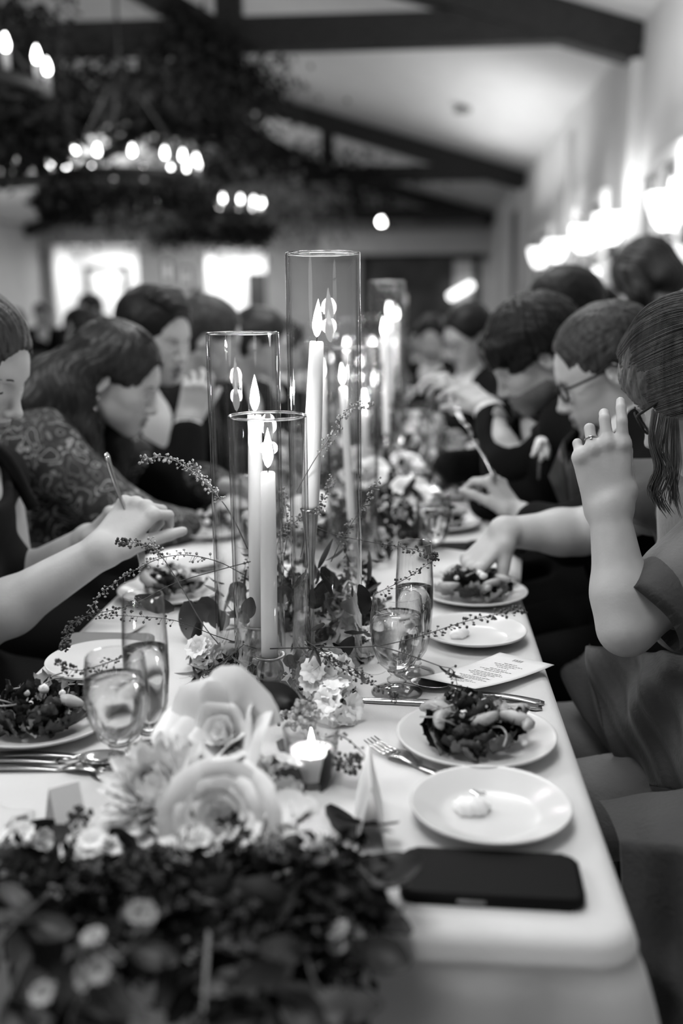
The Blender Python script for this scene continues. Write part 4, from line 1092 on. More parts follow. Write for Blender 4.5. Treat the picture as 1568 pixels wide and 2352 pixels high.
# ------------------------------------------------------------------ human figures
def basis(yaw, pitch, roll=0.0):
    "columns right, forward(face), up. yaw: 0 looks to +Y, 90 to -X; pitch>0 looks down; degrees"
    m = Matrix.Rotation(math.radians(yaw), 3, 'Z') @ Matrix.Rotation(math.radians(-pitch), 3, 'X') @ Matrix.Rotation(math.radians(roll), 3, 'Y')
    return m
def head_solid(S, C, B, s=1.0, fem=False, jaw=1.0, nose=1.0, mouth_open=0.0, belly=0.0):
    Bn = np.array(B); C = V3(C)
    def W(p): return C + Bn @ (np.array(p, float)*s)
    def E(p, r, k=0.012, op=0, rot=None):
        rr_ = Bn if rot is None else Bn @ np.array(rot); S.ell(W(p), np.array(r)*s, rr_, k*s, op)
    def K(a, b, ra, rb=None, k=0.012, op=0): S.cap(W(a), W(b), ra*s, (ra if rb is None else rb)*s, k*s, op)
    E((0, -.014, .034), (.075, .098, .084)); E((0, .036, .020), (.062, .055, .062), .03); E((0, .030, -.012), (.060, .056, .078), .03)
    for q in (-1, 1):
        E((q*.040, .056, -.022), (.024, .026, .020), .025)
        K((q*.050*jaw, -.002, -.050), (q*.018, .064, -.098*(.97 if fem else 1)), .020 if not fem else .018, .017, .03)
        E((q*.034, .058, -.055), (.024, .026, .030), .025)
    E((0, .030, -.066), (.046, .050, .036), .03)
    E((0, .074, -.100), (.017 if fem else .020, .015, .014), .02)
    E((0, .070, -.062), (.028, .026, .030), .02)
    if belly: E((0, .02, -.105), (.045, .04, .03), .03)
    K((-.026, .078, .020), (.026, .078, .020), .011 if not fem else .008, None, .02)
    for q in (-1, 1):
        E((q*.031, .099, .003), (.019, .019, .0115), .008, 1)
        E((q*.031, .0715, -.001), (.0140, .0132, .0120), .0025)
    n = nose
    K((0, .086, .010), (0, .106+.010*(n-1), -.032), .0075, .0095, .012); E((0, .110+.012*(n-1), -.036), (.0095, .0095, .0085), .006)
    for q in (-1, 1): E((q*.0125, .098, -.040), (.0075, .011, .0075), .006)
    K((0, .106, -.042), (0, .090, -.048), .0055, .006, .006)
    for q in (-1, 1): E((q*.0065, .103, -.0475), (.0035, .006, .0045), .003, 1)
    g = .0012+.010*mouth_open; dl = .010*mouth_open
    K((-.021, .082, -.067), (-.006, .0955, -.0625), .0045, .0058, .006); K((.021, .082, -.067), (.006, .0955, -.0625), .0045, .0058, .006); K((-.006, .0955, -.0625), (.006, .0955, -.0625), .0055, None, .005)
    K((-.018, .082, -.073-dl), (0, .0935, -.0755-dl), .0050, .0072, .006); K((.018, .082, -.073-dl), (0, .0935, -.0755-dl), .0050, .0072, .006)
    E((0, .098, -.0690-dl*.6), (.022, .014+.01*mouth_open, g), .0015, 1)
    for q in (-1, 1):
        er = np.array(Matrix.Rotation(-.25, 3, 'X') @ Matrix.Rotation(q*-.35, 3, 'Z'))
        E((q*.078, -.008, -.004), (.0075, .019, .031), .008, 0, er); E((q*.0855, -.003, -.000), (.006, .0105, .018), .004, 1, er)
        E((q*.084, .004, -.008), (.004, .005, .006), .003, 0, er)
    return W
def neck_solid(S, W, base, r=.055): S.cap(W((0, -.028, -.045)), base, r*.93, r, .03)
def hand_solid(S, wr, kn_dir, palm_n, side, curls, thumb=(.6, .8, .3), tb=(.2, .2), s=1.0, spread=0.0, wr_r=.026):
    "wrist point, direction of the palm, palm normal (curling side), thumb-side sign; curls: per finger (a1,a2,a3) radians, index first"
    W = Vector(wr); d = Vector(kn_dir).normalized(); n = Vector(palm_n); n = (n - d*n.dot(d)).normalized(); t = d.cross(n)*side
    base = [(.088, .031), (.092, .010), (.087, -.011), (.078, -.030)]; L = [.070, .078, .073, .057]; rad = [.0088, .0090, .0086, .0076]
    tips = []
    for i, (f, o) in enumerate(base):
        p = W + d*f*s + t*o*s
        S.cap(W + t*o*.55*s, p, .017*s, .0118*s, .012*s, flat=(n, .82))
        S.ell(p - n*.0035*s, (.0098*s,)*3, None, .006*s)
        dd = (d + t*spread*(1.5-i)*.5).normalized(); ang = 0; q = p; rr_ = rad[i]*s
        for j, fr in enumerate((.46, .30, .24)):
            ang += curls[i][j]; v = dd*math.cos(ang) + n*math.sin(ang); e = q + v*L[i]*fr*s
            S.cap(q, e, rr_, rr_*.9, .0022*s if j else .006*s); q = e; rr_ *= .9
        tips.append(q)
    p = W + d*.022*s + t*.026*s + n*.006*s; v = (d*thumb[0] + t*thumb[1] + n*thumb[2]).normalized()
    e = p + v*.040*s; S.cap(W + d*.01*s + t*.012*s, p, .018*s, .016*s, .012*s); S.cap(p, e, .0150*s, .0115*s, .008*s)
    v2 = (v + d*tb[0] + n*tb[1]).normalized(); e2 = e + v2*.032*s; S.cap(e, e2, .0108*s, .0098*s, .003*s)
    v3 = (v2 + d*tb[0]*.6 + n*tb[1]*.8).normalized(); e3 = e2 + v3*.025*s; S.cap(e2, e3, .0096*s, .0075*s, .003*s)
    tips.append(e3); return tips
RELAX = [(.5, .5, .3), (.55, .6, .35), (.6, .65, .35), (.65, .7, .4)]
FIST = [(1.2, 1.5, .9), (1.3, 1.5, .9), (1.35, 1.5, .9), (1.4, 1.5, .9)]
PINCH = [(.9, .7, .4), (1.0, .9, .5), (1.1, 1.1, .6), (1.2, 1.2, .7)]
def arm_solid(S, sh, el, wr, r=(.052, .043, .040, .026)):
    S.cap(sh, el, r[0], r[1], .03); m = Vector(el)*.72+Vector(wr)*.28; S.cap(el, m, r[1]*.92, r[2]*1.03, .02); S.cap(m, wr, r[2]*1.03, r[3], .02)
    S.ell(Vector(wr), (r[3]*1.08,)*3, None, .01)
def torso_solid(S, nb, shl, shr, pel, r=1.0, fem=False, infl=0.0, seat=True):
    nb, shl, shr, pel = map(Vector, (nb, shl, shr, pel)); ax = (shr-shl).normalized(); up = (nb-pel).normalized(); fw = up.cross(ax).normalized()
    mid = (shl+shr)/2
    ch = mid.lerp(pel, .30); wa = mid.lerp(pel, .68)
    B = np.array(Matrix((ax, fw, up)).transposed())
    S.cap(shl, shr, .058*r+infl, None, .04); S.cap(nb, mid, .06*r+infl, .08*r+infl, .04)
    S.ell(ch, np.array((.165, .115, .17))*r+infl, B, .05); S.ell(wa, np.array((.135 if fem else .15, .105, .15))*r+infl, B, .05)
    S.ell(pel, np.array((.17, .12, .12))*r+infl, B, .05)
    if fem:
        for q in (-1, 1): S.ell(ch + ax*q*.07 + fw*(.085 if True else 0) - up*.02, np.array((.06, .055, .06))*r+infl, B, .03)
    return B, ax, fw, up
def legs_solid(S, pel, fdir, infl=0.0):
    pel = Vector(pel); f = Vector(fdir).normalized(); sd = Vector((-f.y, f.x, 0)); out = []
    for q in (-1, 1):
        h = pel + sd*q*.09 - Vector((0, 0, .02)); kn = h + f*.36 + sd*q*.03; kn.z = .50; an = kn + f*.02; an.z = .09; toe = an + f*.15; toe.z = .05
        S.cap(h, kn, .082+infl, .058+infl, .03); S.cap(kn, an, .056+infl, .040+infl, .03)
        out.append((an, toe))
    return out
def streaks(center, amp=.0016, n=46, seed=0, axis=(0, 0, 1)):
    "hair grooves that fan out round an axis"
    c = V3(center); a = V3(axis); a /= np.linalg.norm(a); u = np.cross(a, [.3, .9, .2]); u /= np.linalg.norm(u); v = np.cross(a, u)
    def f(x, y, z):
        p = np.stack([x-c[0], y-c[1], z-c[2]], -1); t = np.arctan2(p@v, p@u); h = p@a
        t = t + .25*np.sin(h*22+seed) + .1*np.sin(h*55+2*seed)
        return amp*(np.sin(t*n)+.7*np.sin(t*n*.43+seed)+.4*np.sin(t*n*2.1))*np.clip(np.hypot(p@v, p@u)/.03, 0, 1)
    return f
def tufts(amp=.004, s=1.0, seed=0):
    f1 = folds(amp, 3.2*s, seed); f2 = folds(amp*.6, 6.5*s, seed+1)
    return lambda x, y, z: f1(x, y, z)+f2(x, y, z)
def strands(name, parent, guides, n, m, rad=.0009, jit=.012, seed=0):
    "thin hair strands between neighbouring guide curves, one mesh"
    rr_ = random.Random(seed); bm = bmesh.new()
    G = [crv(g, 6) for g in guides]
    for _ in range(n):
        i = rr_.randrange(len(G)-1) if len(G) > 1 else 0; t = rr_.random(); j = Vector((rr_.gauss(0, 1), rr_.gauss(0, 1), rr_.gauss(0, 1)))*jit
        A_, B_ = G[i], G[min(i+1, len(G)-1)]; end = rr_.uniform(.75, 1); m_ = max(3, int(min(len(A_), len(B_))*end))
        pts = [A_[k].lerp(B_[k], t) + j*(0.25+.75*k/len(A_)) + Vector((0, 0, 1))*0 for k in range(m_)]
        add_tube(bm, pts, [rad]*(m_-1)+[rad*.2], 3, caps=False)
    o = obj(name, bm, m, parent); return o
def brow(parent, W, q, m='lash', up=0.0, th=.0022):
    bm = bmesh.new(); add_tube(bm, crv([W((q*.012, .089, .019+up)), W((q*.026, .0895, .024+up)), W((q*.045, .078, .019+up))], 5), [th*.7]+[th]*8+[th*.2]*2, 6); obj('eyebrow', bm, m, parent)
def lashes(parent, W, q, th=.0013):
    bm = bmesh.new(); add_tube(bm, crv([W((q*.019, .0835, -.005)), W((q*.030, .0875, -.0078)), W((q*.0435, .0795, -.0045))], 5), [th*.5]+[th]*8+[th*.4]*2, 6); obj('eyelashes', bm, 'lash', parent)
def wv(W, p): return Vector([float(x) for x in W(p)])
def finish(o, me_list):
    pass
def person(lab, loc):
    return thing('person', lab, 'person', loc)
def kid(t, name, me, label=None):
    o = bpy.data.objects.new(name, me); COL.objects.link(o); o.parent = t; o.matrix_parent_inverse = Matrix.Translation(-t.location)
    if label: o['label'] = label
    return o
def wobj(t, name, bm, m, label=None, smooth=True):
    "child whose mesh is given in world coordinates"
    return kid(t, name, mesh_from_bm(bm, name, m, smooth), label)
HEADP = lambda W, s: None
def face_paint(W, B, s, stub=False, extra=0):
    Bn = np.array(B); C = V3(W((0, 0, 0)))
    def loc(c): return ((c-C) @ Bn)/s
    def f(c):
        p = loc(c); m = np.zeros(len(c), int)
        near = (p[:, 1] < .12) & (np.abs(p[:, 0]) < .021-.25*np.abs(p[:, 2]+.069)) & (p[:, 1] > .084) & (p[:, 2] < -.0575) & (p[:, 2] > -.082-extra)
        m[near] = 1
        if stub:
            b = (p[:, 1] < .12) & (p[:, 2] < -.045-.25*np.clip(.07-np.abs(p[:, 0]), 0, .02)+.0) & (p[:, 1] > .0) & (p[:, 2] > -.125) & (np.abs(p[:, 0]) < .07) & (m == 0); m[b] = 2
            b = (p[:, 1] < .12) & (p[:, 2] < -.050) & (p[:, 2] > -.062) & (p[:, 1] > .07) & (np.abs(p[:, 0]) < .026) & (m == 0); m[b] = 2
        return m
    return f
def hair_cap(W, B, s, thick=.014, front=.066, low=-.045, fringe=.0, top=0.0, side=.0):
    "skull cap of hair leaving face, ears and nape free"
    S = Solid(); Bn = np.array(B)
    S.ell(W((0, -.016, .036+top)), np.array((.075+thick, .100+thick, .086+thick))*s, Bn, .01)
    S.ell(W((0, -.040, -.010)), np.array((.070+thick*.6, .062+thick, .070))*s, Bn, .02)
    fw = Bn[:, 1]; upv = Bn[:, 2]; c = W((0, 0, 0))
    # the face opening: an ellipsoid in front below the hairline
    S.ell(W((0, .125, -.012+fringe)), np.array((.074, .084, .100))*s, Bn, .006, 1)
    for q in (-1, 1): S.ell(W((q*.092, .030, -.042)), np.array((.040, .062+side, .052))*s, Bn, .010, 1)
    for q in (-1, 1): S.ell(W((q*.088, -.004, -.014)), np.array((.018, .022, .032))*s, Bn, .006, 1)
    S.plane(W((0, 0, low)), -(upv*.9+fw*.35)*1.0 if False else -upv+fw*.25, .006)
    return S
# jackets: open front shows the shirt
def jacket(t, nb, shl, shr, pel, arms, seed, infl=.016, vneck=None, m='suit', sleeve=(.062, .058, .050), name='jacket', noise=.0022, h=.007, cut=None):
    S = Solid(); B, ax, fw, up = torso_solid(S, nb, shl, shr, pel, 1.0, False, infl)
    for (sh, el, cf) in arms: S.cap(sh, el, sleeve[0]+.006, sleeve[1], .035); S.cap(el, cf, sleeve[1], sleeve[2]*.92, .02); S.plane if False else None
    nbv = Vector(nb)
    S.cap(nbv - up*.01 + fw*.0, nbv + up*.14 + fw*.03, .062, .075, .006, 1)
    if vneck: # wedge opening
        v0 = nbv + fw*.115 + up*.03; v1 = nbv + fw*.175 - up*vneck
        S.cap(v0, v1, .082, .036, .008, 1)
    me = mesh_solid(S, name, m, h, noise=folds(noise, 1.0, seed)); kid(t, name, me); return B, ax, fw, up
def collar(t, nb, up, fw, ax, m='shirt'):
    nb = Vector(nb)
    for q in (-1, 1):
        bm = bmesh.new(); rows = []
        for i in range(9):
            a = PI*i/8*.98; p = nb + (ax*q*math.sin(a) - fw*math.cos(a))*.062 + fw*.006
            rows.append((p, a))
        vs = [[bm.verts.new(p + up*(.030-.006*(a/PI)) ), bm.verts.new(p*1.0 + up*(-.012-.018*(a/PI)**3) + (p-nb).normalized()*.010)] for p, a in rows]
        for a, b in zip(vs, vs[1:]): bm.faces.new((a[0], a[1], b[1], b[0]))
        bmesh.ops.solidify(bm, geom=bm.faces[:], thickness=.002); bmesh.ops.recalc_face_normals(bm, faces=bm.faces)
        wobj(t, 'collar', bm, m)
def seat_chair(P, yaw, lab):
    "banquet chair facing yaw, seat at .46"
    return chair_at(P, yaw, lab)
def make_chair():
    t = thing('banquet_chair', '-', 'chair', (0, 0, 0), group='banquet chairs round the long table')
    bm = bmesh.new(); add_box(bm, (0, 0, .425), (.42, .42, .06), bev=.02); obj('seat', bm, 'cushion', t)
    for sx in (-1, 1):
        bm = bmesh.new(); add_tube(bm, [(sx*.19, .18, .40), (sx*.2, .2, 0)], .014, 8); obj('leg', bm, 'chair_frame', t)
        bm = bmesh.new(); add_tube(bm, crv([(sx*.2, -.23, 0), (sx*.19, -.18, .42), (sx*.18, -.22, .70), (sx*.16, -.25, .86)], 5), .014, 8); obj('leg', bm, 'chair_frame', t)
    bm = bmesh.new(); add_box(bm, (0, -.235, .74), (.36, .03, .26), bev=.012, rot=Matrix.Rotation(.13, 3, 'X')); obj('backrest', bm, 'cushion', t)
    bm = bmesh.new(); add_tube(bm, [(-.19, 0, .2), (.19, 0, .2)], .009, 6); add_tube(bm, [(-.19, .19, .2), (-.19, -.2, .2)], .009, 6); add_tube(bm, [(.19, .19, .2), (.19, -.2, .2)], .009, 6); obj('stretcher', bm, 'chair_frame', t)
    return t
CH0 = [None]
def chair_at(x, y, yaw, lab):
    if CH0[0] is None: t = CH0[0] = make_chair()
    else: t = copy_tree(CH0[0])
    t['label'] = lab; t.location = (x, y, 0); t.rotation_euler = (0, 0, math.radians(yaw)); return t
# ------------------------------------------------------------------ the guests
def V(*a): return Vector(a)
def build(lab, C, yaw, pitch, roll=0, s=1.0, fem=False, nb=None, shl=None, shr=None, pel=None, arms=(), skin='skin', fine=.0030, stub=False,
          mouth=0.0, jaw=1.0, nose=1.0, chin=0.0, legs=True, trous='suit', ldir=None, hand_extra=None, fpitch=None):
    t = person(lab, (pel[0], pel[1], 0))
    B = basis(yaw, pitch, roll); S = Solid(); W = head_solid(S, C, B, s, fem, jaw, nose, mouth, chin)
    neck_solid(S, W, nb, (.046 if fem else .056)*s)
    torso_solid(S, nb, shl, shr, pel, .93 if fem else 1.0, fem, -.006)
    fz = [(tuple(C), .135*s, fine)]
    r = (.045, .037, .036, .0235) if fem else (.052, .043, .041, .0275)
    for a in arms:
        arm_solid(S, a['sh'], a['el'], a['wr'], a.get('r', r))
        if 'hand' in a:
            h = a['hand']; hs = h.get('s', .92 if fem else 1.0)
            tips = hand_solid(S, a['wr'], h['d'], h['n'], h['side'], h.get('c', RELAX), h.get('th', (.6, .8, .3)), h.get('tb', (.2, .2)), hs, h.get('spread', 0.1))
            c = Vector(a['wr']) + Vector(h['d']).normalized()*.07; fz.append((tuple(c), .095, max(fine, .0032))); a['tips'] = tips
    if legs:
        fd = ldir or Vector((-math.sin(math.radians(yaw)), math.cos(math.radians(yaw)), 0)); ft = legs_solid(S, pel, fd)
        for an, toe in ft: S.cap(an, toe, .035, .030, .02)
    me = mesh_solid(S, 'body', [skin, 'lip', 'stubble'] if not False else skin, .010, fz, paint=face_paint(W, B, s, stub, .012*mouth/1.0 if mouth else 0))
    kid(t, 'body', me)
    if legs and trous:
        T = Solid(); f = Vector(fd).normalized(); sd = Vector((-f.y, f.x, 0)); p0 = Vector(pel)
        T.ell(p0, (.185, .185, .13), None, .05)
        for q in (-1, 1):
            hh = p0 + sd*q*.09 - Vector((0, 0, .02)); kn = hh + f*.36 + sd*q*.03; kn.z = .50; an = kn + f*.02; an.z = .10
            T.cap(hh, kn, .095, .072, .03); T.cap(kn, an, .070, .055, .02)
        kid(t, 'trousers' if trous == 'suit' else 'skirt', mesh_solid(T, 'trousers', trous, .014, noise=folds(.003, .7, 3)))
        for an, toe in ft:
            bm = bmesh.new(); add_ico(bm, (an+toe)/2 + Vector((0, 0, -.01)), 1, 2, (.05+.09*abs(fd[0]), .05+.09*abs(fd[1]), .05)); 
            for v in bm.verts: v.co.z = max(v.co.z, .002)
            wobj(t, 'shoe', bm, 'satin')
    for q in (-1, 1): brow(t, W, q); lashes(t, W, q)
    t['_'] = 0; del t['_']
    return t, W, B
def cuff(t, a, b, r, lab='shirt_cuff', m='shirt', L=.03):
    d = (Vector(b)-Vector(a)).normalized(); bm = bmesh.new(); p = Vector(b)
    add_tube(bm, [p-d*L, p-d*L*.2, p+d*.004], [r*1.02, r, r*.98], 20); wobj(t, lab, bm, m)
def glasses(t, W, s=1.0, m='lash', th=.0016):
    for q in (-1, 1):
        pts = []
        for k in range(25):
            a = 2*PI*k/24; pts.append(wv(W, (q*(.0335+.0245*math.cos(a)*(1-.08*math.sin(a))), .1015-.010*abs(.0+ .5+.5*math.cos(a)*1.0), -.004+.0185*math.sin(a))))
        bm = bmesh.new(); add_tube(bm, pts, th*1.15, 6, caps=False); wobj(t, 'glasses_rim', bm, m)
        bm = bmesh.new(); add_tube(bm, [wv(W, p) for p in ((q*.058, .090, .006), (q*.0735, .082, .006), (q*.080, .03, .008), (q*.0845, -.002, .018), (q*.086, -.02, .004))], th*1.3, 6); wobj(t, 'glasses_temple', bm, m)
    bm = bmesh.new(); add_tube(bm, crv([wv(W, p) for p in ((-.011, .1045, .001), (0, .108, .004), (.011, .1045, .001))], 4), th, 6); wobj(t, 'glasses_bridge', bm, m)
for fn in ('brow', 'lashes'):
    pass
def brow(t, W, q, m='lash', up=0.0, th=.0022):
    bm = bmesh.new(); add_tube(bm, crv([wv(W, p) for p in ((q*.012, .0930, .0165+up), (q*.027, .0935, .0215+up), (q*.046, .0835, .0185+up))], 5), [th*.8]+[th]*7+[th*.3]*3, 6); wobj(t, 'eyebrow', bm, m)
def lashes(t, W, q, th=.0012):
    bm = bmesh.new(); th *= 1.3; add_tube(bm, crv([wv(W, p) for p in ((q*.0195, .0840, -.0045), (q*.031, .0862, -.0068), (q*.0430, .0815, -.0045))], 5), [th*.5]+[th]*7+[th*.4]*3, 6); wobj(t, 'eyelashes', bm, 'lash')
def cap_hair(t, W, B, s, m, fine=.0035, noise=None, **k):
    S = hair_cap(W, B, s, **k); kid(t, 'hair', mesh_solid(S, 'hair', m, fine, noise=noise)); return S

# --- woman nearest on the right -------------------------------------------
C = px(1612, 885, 1.48)
e1, w1 = px(1438, 1440, 1.28), px(1398, 1168, 1.33)
sh1 = V(.445, 1.345, .965); sh2 = V(.47, 1.68, .965)
e2, w2 = px(1335, 1222, 1.80), px(1158, 1222, 1.76)
t, W, B = build('woman nearest on the right, long wavy hair, glasses, one hand raised, other reaching', C, 62, 34, 0, .97, True,
    V(.50, 1.505, 1.02), sh1, sh2, V(.56, 1.50, .57),
    [dict(sh=sh1, el=e1, wr=w1, r=(.042, .036, .036, .0255), hand=dict(d=V(-.16, .10, 1), n=V(.18, 1, -.1), side=-1, c=[(.02, .50, .45), (.30, .95, .6), (.52, 1.15, .6), (.72, 1.15, .6)], th=(.85, .15, .8), s=.94, spread=.10)),
     dict(sh=sh2, el=e2, wr=w2, r=(.046, .041, .039, .026), hand=dict(d=px(1100, 1282, 1.735)-w2, n=V(-.25, -.15, -.9), side=1, c=[(.35, .45, .3), (.45, .5, .35), (.6, .6, .4), (.7, .7, .4)], th=(.85, .35, .5), s=1.0, spread=.05))],
    fine=.0028, trous='dress_green', ldir=V(-1, 0.1, 0))
glasses(t, W)
S = Solid(); Bn = np.array(B)
S.ell(W((0, -.014, .040)), np.array((.090, .115, .096)), Bn, .01)
S.ell(W((0, .125, -.030)), np.array((.060, .070, .100)), Bn, .010, 1)
for g in ([(-.03, -.10, .02), (-.03, -.12, -.06), (-.05, -.12, -.16), (-.05, -.10, -.26)], [(.03, -.10, .02), (.02, -.12, -.08), (.0, -.11, -.2)], [(-.06, -.06, 0), (-.05, -.10, -.05), (-.05, -.11, -.12)]):
    S.chain([wv(W, p) for p in g], [.040, .036, .030, .016][:len(g)], .025)
f1 = streaks(W((0, -.13, .0)), .0014, 60, 2, -Bn[:, 1])
kid(t, 'hair', mesh_solid(S, 'hair', 'hair_light', .0038, noise=f1))
def loc(*p): return wv(W, p)
gd = [[loc(-.074, .052, -.020), loc(-.092, .010, -.030), loc(-.082, -.060, -.045), loc(-.050, -.115, -.060), loc(-.060, -.125, -.13), loc(-.050, -.12, -.20), loc(-.065, -.11, -.28)],
      [loc(-.068, .064, .030), loc(-.094, .015, .020), loc(-.092, -.060, .0), loc(-.050, -.122, -.030), loc(-.062, -.140, -.11), loc(-.045, -.135, -.19), loc(-.060, -.12, -.28)],
      [loc(-.050, .076, .075), loc(-.090, .020, .068), loc(-.092, -.055, .050), loc(-.050, -.125, .0), loc(-.055, -.148, -.09), loc(-.040, -.14, -.18), loc(-.055, -.12, -.27)],
      [loc(-.025, .076, .108), loc(-.068, .015, .118), loc(-.074, -.055, .100), loc(-.045, -.122, .035), loc(-.045, -.150, -.07), loc(-.035, -.145, -.17), loc(-.045, -.12, -.26)],
      [loc(.0, .066, .124), loc(-.025, .0, .142), loc(-.035, -.065, .122), loc(-.025, -.122, .055), loc(-.030, -.150, -.05), loc(-.020, -.145, -.16), loc(-.03, -.12, -.25)]]
hs = strands('x', None, gd, 900, 'hair_light', .0006, .0022, 1); me = hs.data; bpy.data.objects.remove(hs); kid(t, 'loose_hair', me)['kind'] = 'stuff'
gd2 = [[px(1496, 940, 1.40), px(1490, 1010, 1.385), px(1502, 1070, 1.375), px(1488, 1120, 1.375), px(1508, 1180, 1.37), px(1500, 1215, 1.37)],
       [px(1530, 960, 1.39), px(1518, 1030, 1.38), px(1538, 1090, 1.375), px(1520, 1150, 1.37), px(1548, 1200, 1.37)], [px(1555, 960, 1.39), px(1560, 1060, 1.375), px(1550, 1130, 1.37), px(1572, 1200, 1.365)]]
hs = strands('x', None, gd2, 130, 'hair_light', .0006, .004, 2); me = hs.data; bpy.data.objects.remove(hs); kid(t, 'curling_locks', me)['kind'] = 'stuff'
bm = bmesh.new(); add_tube(bm, crv([loc(-.118, -.05, .045), loc(-.122, -.06, .03), loc(-.118, -.075, .02)], 4), .0035, 8); wobj(t, 'hair_clip', bm, 'silver')
# dress: bodice, sleeve wraps, skirt
S = Solid(); Bt, ax, fw, up = torso_solid(S, V(.50, 1.505, .985), sh1, sh2, V(.56, 1.50, .57), .93, True, .012)
S.cap(sh1, sh1.lerp(e1, .55), .066, .062, .03); S.cap(sh2, sh2.lerp(e2, .35), .066, .062, .03)
nbv = V(.50, 1.505, 1.0); S.ell(nbv + V(-.03, 0, .055), (.085, .085, .065), None, .01, 1)
kid(t, 'dress_bodice', mesh_solid(S, 'dress_bodice', 'dress_green', .006, noise=folds(.0028, 1.0, 9)))
def ruffle(parent, a, b, r0, r1, m, nm, waves=9, amp=.012, n=80, ph=0.0):
    a, b = Vector(a), Vector(b); d = (b-a).normalized(); u, v = frame_of(d); bm = bmesh.new(); rows = []
    for i in range(9):
        tt = i/8; rr_ = r0+(r1-r0)*tt
        rows.append([bm.verts.new(a.lerp(b, tt) + (u*math.cos(2*PI*k/n)+v*math.sin(2*PI*k/n))*(rr_+amp*tt**1.3*math.sin(waves*2*PI*k/n+ph+tt)) + d*amp*.7*tt*math.sin(waves*1.0*2*PI*k/n+1.3+ph)) for k in range(n)])
    for p, q in zip(rows, rows[1:]):
        for k in range(n): bm.faces.new((p[k], p[(k+1) % n], q[(k+1) % n], q[k]))
    bmesh.ops.solidify(bm, geom=bm.faces[:], thickness=.0022); bmesh.ops.recalc_face_normals(bm, faces=bm.faces); return wobj(parent, nm, bm, m)
ruffle(t, sh1.lerp(e1, .20), sh1.lerp(e1, .84)+V(0, 0, -.004), .060, .057, 'dress_green', 'sleeve', 3, .005)
d_ = V(-.16, .10, 1).normalized(); n_ = V(.18, 1, -.1); n_ = (n_-d_*n_.dot(d_)).normalized(); t_ = -d_.cross(n_)
fd_ = (d_*math.cos(.52)+n_*math.sin(.52)); rf = w1 + (d_*.087 - t_*.011)*.94 + fd_*.015; u_ = t_; v_ = fd_.cross(u_)
bm = bmesh.new(); add_tube(bm, [rf + (u_*math.cos(a) + v_*math.sin(a))*.0090 for a in [2*PI*k/20 for k in range(21)]], .0010, 6, caps=False); add_ico(bm, rf - n_*.0095 + d_*.001, .0024, 2); wobj(t, 'ring', bm, 'silver')
ruffle(t, sh2.lerp(e2, .1), sh2.lerp(e2, .42), .060, .078, 'dress_green', 'sleeve', 4, .012)
# skirt cascading from the lap down towards the camera
def sheet(parent, nm, f, nu, nv, m, th=.003):
    bm = bmesh.new(); G = [[bm.verts.new(f(i/nu, j/nv)) for i in range(nu+1)] for j in range(nv+1)]
    for j in range(nv):
        for i in range(nu): bm.faces.new((G[j][i], G[j][i+1], G[j+1][i+1], G[j+1][i]))
    bmesh.ops.solidify(bm, geom=bm.faces[:], thickness=th); bmesh.ops.recalc_face_normals(bm, faces=bm.faces)
    return wobj(parent, nm, bm, m) if parent else mesh_from_bm(bm, nm, m)
T0, T1, T2, T3 = px(1345, 1490, 1.52), px(1600, 1500, 1.30), px(1445, 1800, 1.42), px(1640, 1830, 1.18)
def lap(u, v):
    p = T0.lerp(T1, u).lerp(T2.lerp(T3, u), v); k = math.sin(u*11+v*3.5)*.013+math.sin(u*27-v*7)*.005+math.sin(v*10+u*7)*.010
    return p + Vector((-.5, -.5, .4)).normalized()*(k + .045*math.sin(PI*v)*(.4+.6*u))
sheet(t, 'skirt_drape', lap, 60, 40, 'dress_green')
U0, U1, U2, U3 = px(1290, 1560, 1.60), px(1360, 1480, 1.60), px(1440, 1800, 1.50), px(1470, 1780, 1.45)
def hem(u, v):
    p = U0.lerp(U1, u).lerp(U2.lerp(U3, u), v); return p + Vector((-.6, -.4, .3))*(.012*math.sin(u*7+v*5)+.02*math.sin(PI*u))
sheet(t, 'skirt_fold', hem, 24, 40, 'dress_green')
# chair under her and the empty chair nearer the camera with a wrap hung over it
chair_at(.60, 1.50, 90, 'banquet chair under the woman nearest on the right')
c = chair_at(.50, .98, 92, 'empty banquet chair at the right front corner of the table')
c2 = thing('wrap', 'grey fabric wrap spread over the empty chair at the lower right', 'wrap', (.50, .98, .47))
s0, s1, s2, s3 = px(1372, 1838, 1.17), px(1640, 1800, 1.12), px(1420, 1935, 1.04), px(1700, 1960, .98)
def wrap(u, v):
    if v < .3: p = s0.lerp(s1, u).lerp(s2.lerp(s3, u), v/.3); p.z += .012*math.sin(PI*v/.3)
    else:
        q = (v-.3)/.7; p = s2.lerp(s3, u); p = p + Vector((.03*q+.05*u*q, -.060*math.sin(q*1.7), -.40*q))
    k = max(0, v-.25)
    w_ = .040*math.sin(u*8.5+2.2*v+1)*k*1.6 + .006*math.sin(u*12+v*14) + .010*math.sin(u*19-v*6)*k + .014*math.sin(v*16+u*5)*k + .020*math.exp(-((v-.52-.12*u)/.05)**2)
    return p + Vector((-.35, -.8, .2))*w_
o = kid(c2, 'cloth_drape', sheet(None, 'cloth_drape', wrap, 60, 60, 'dress_green'))

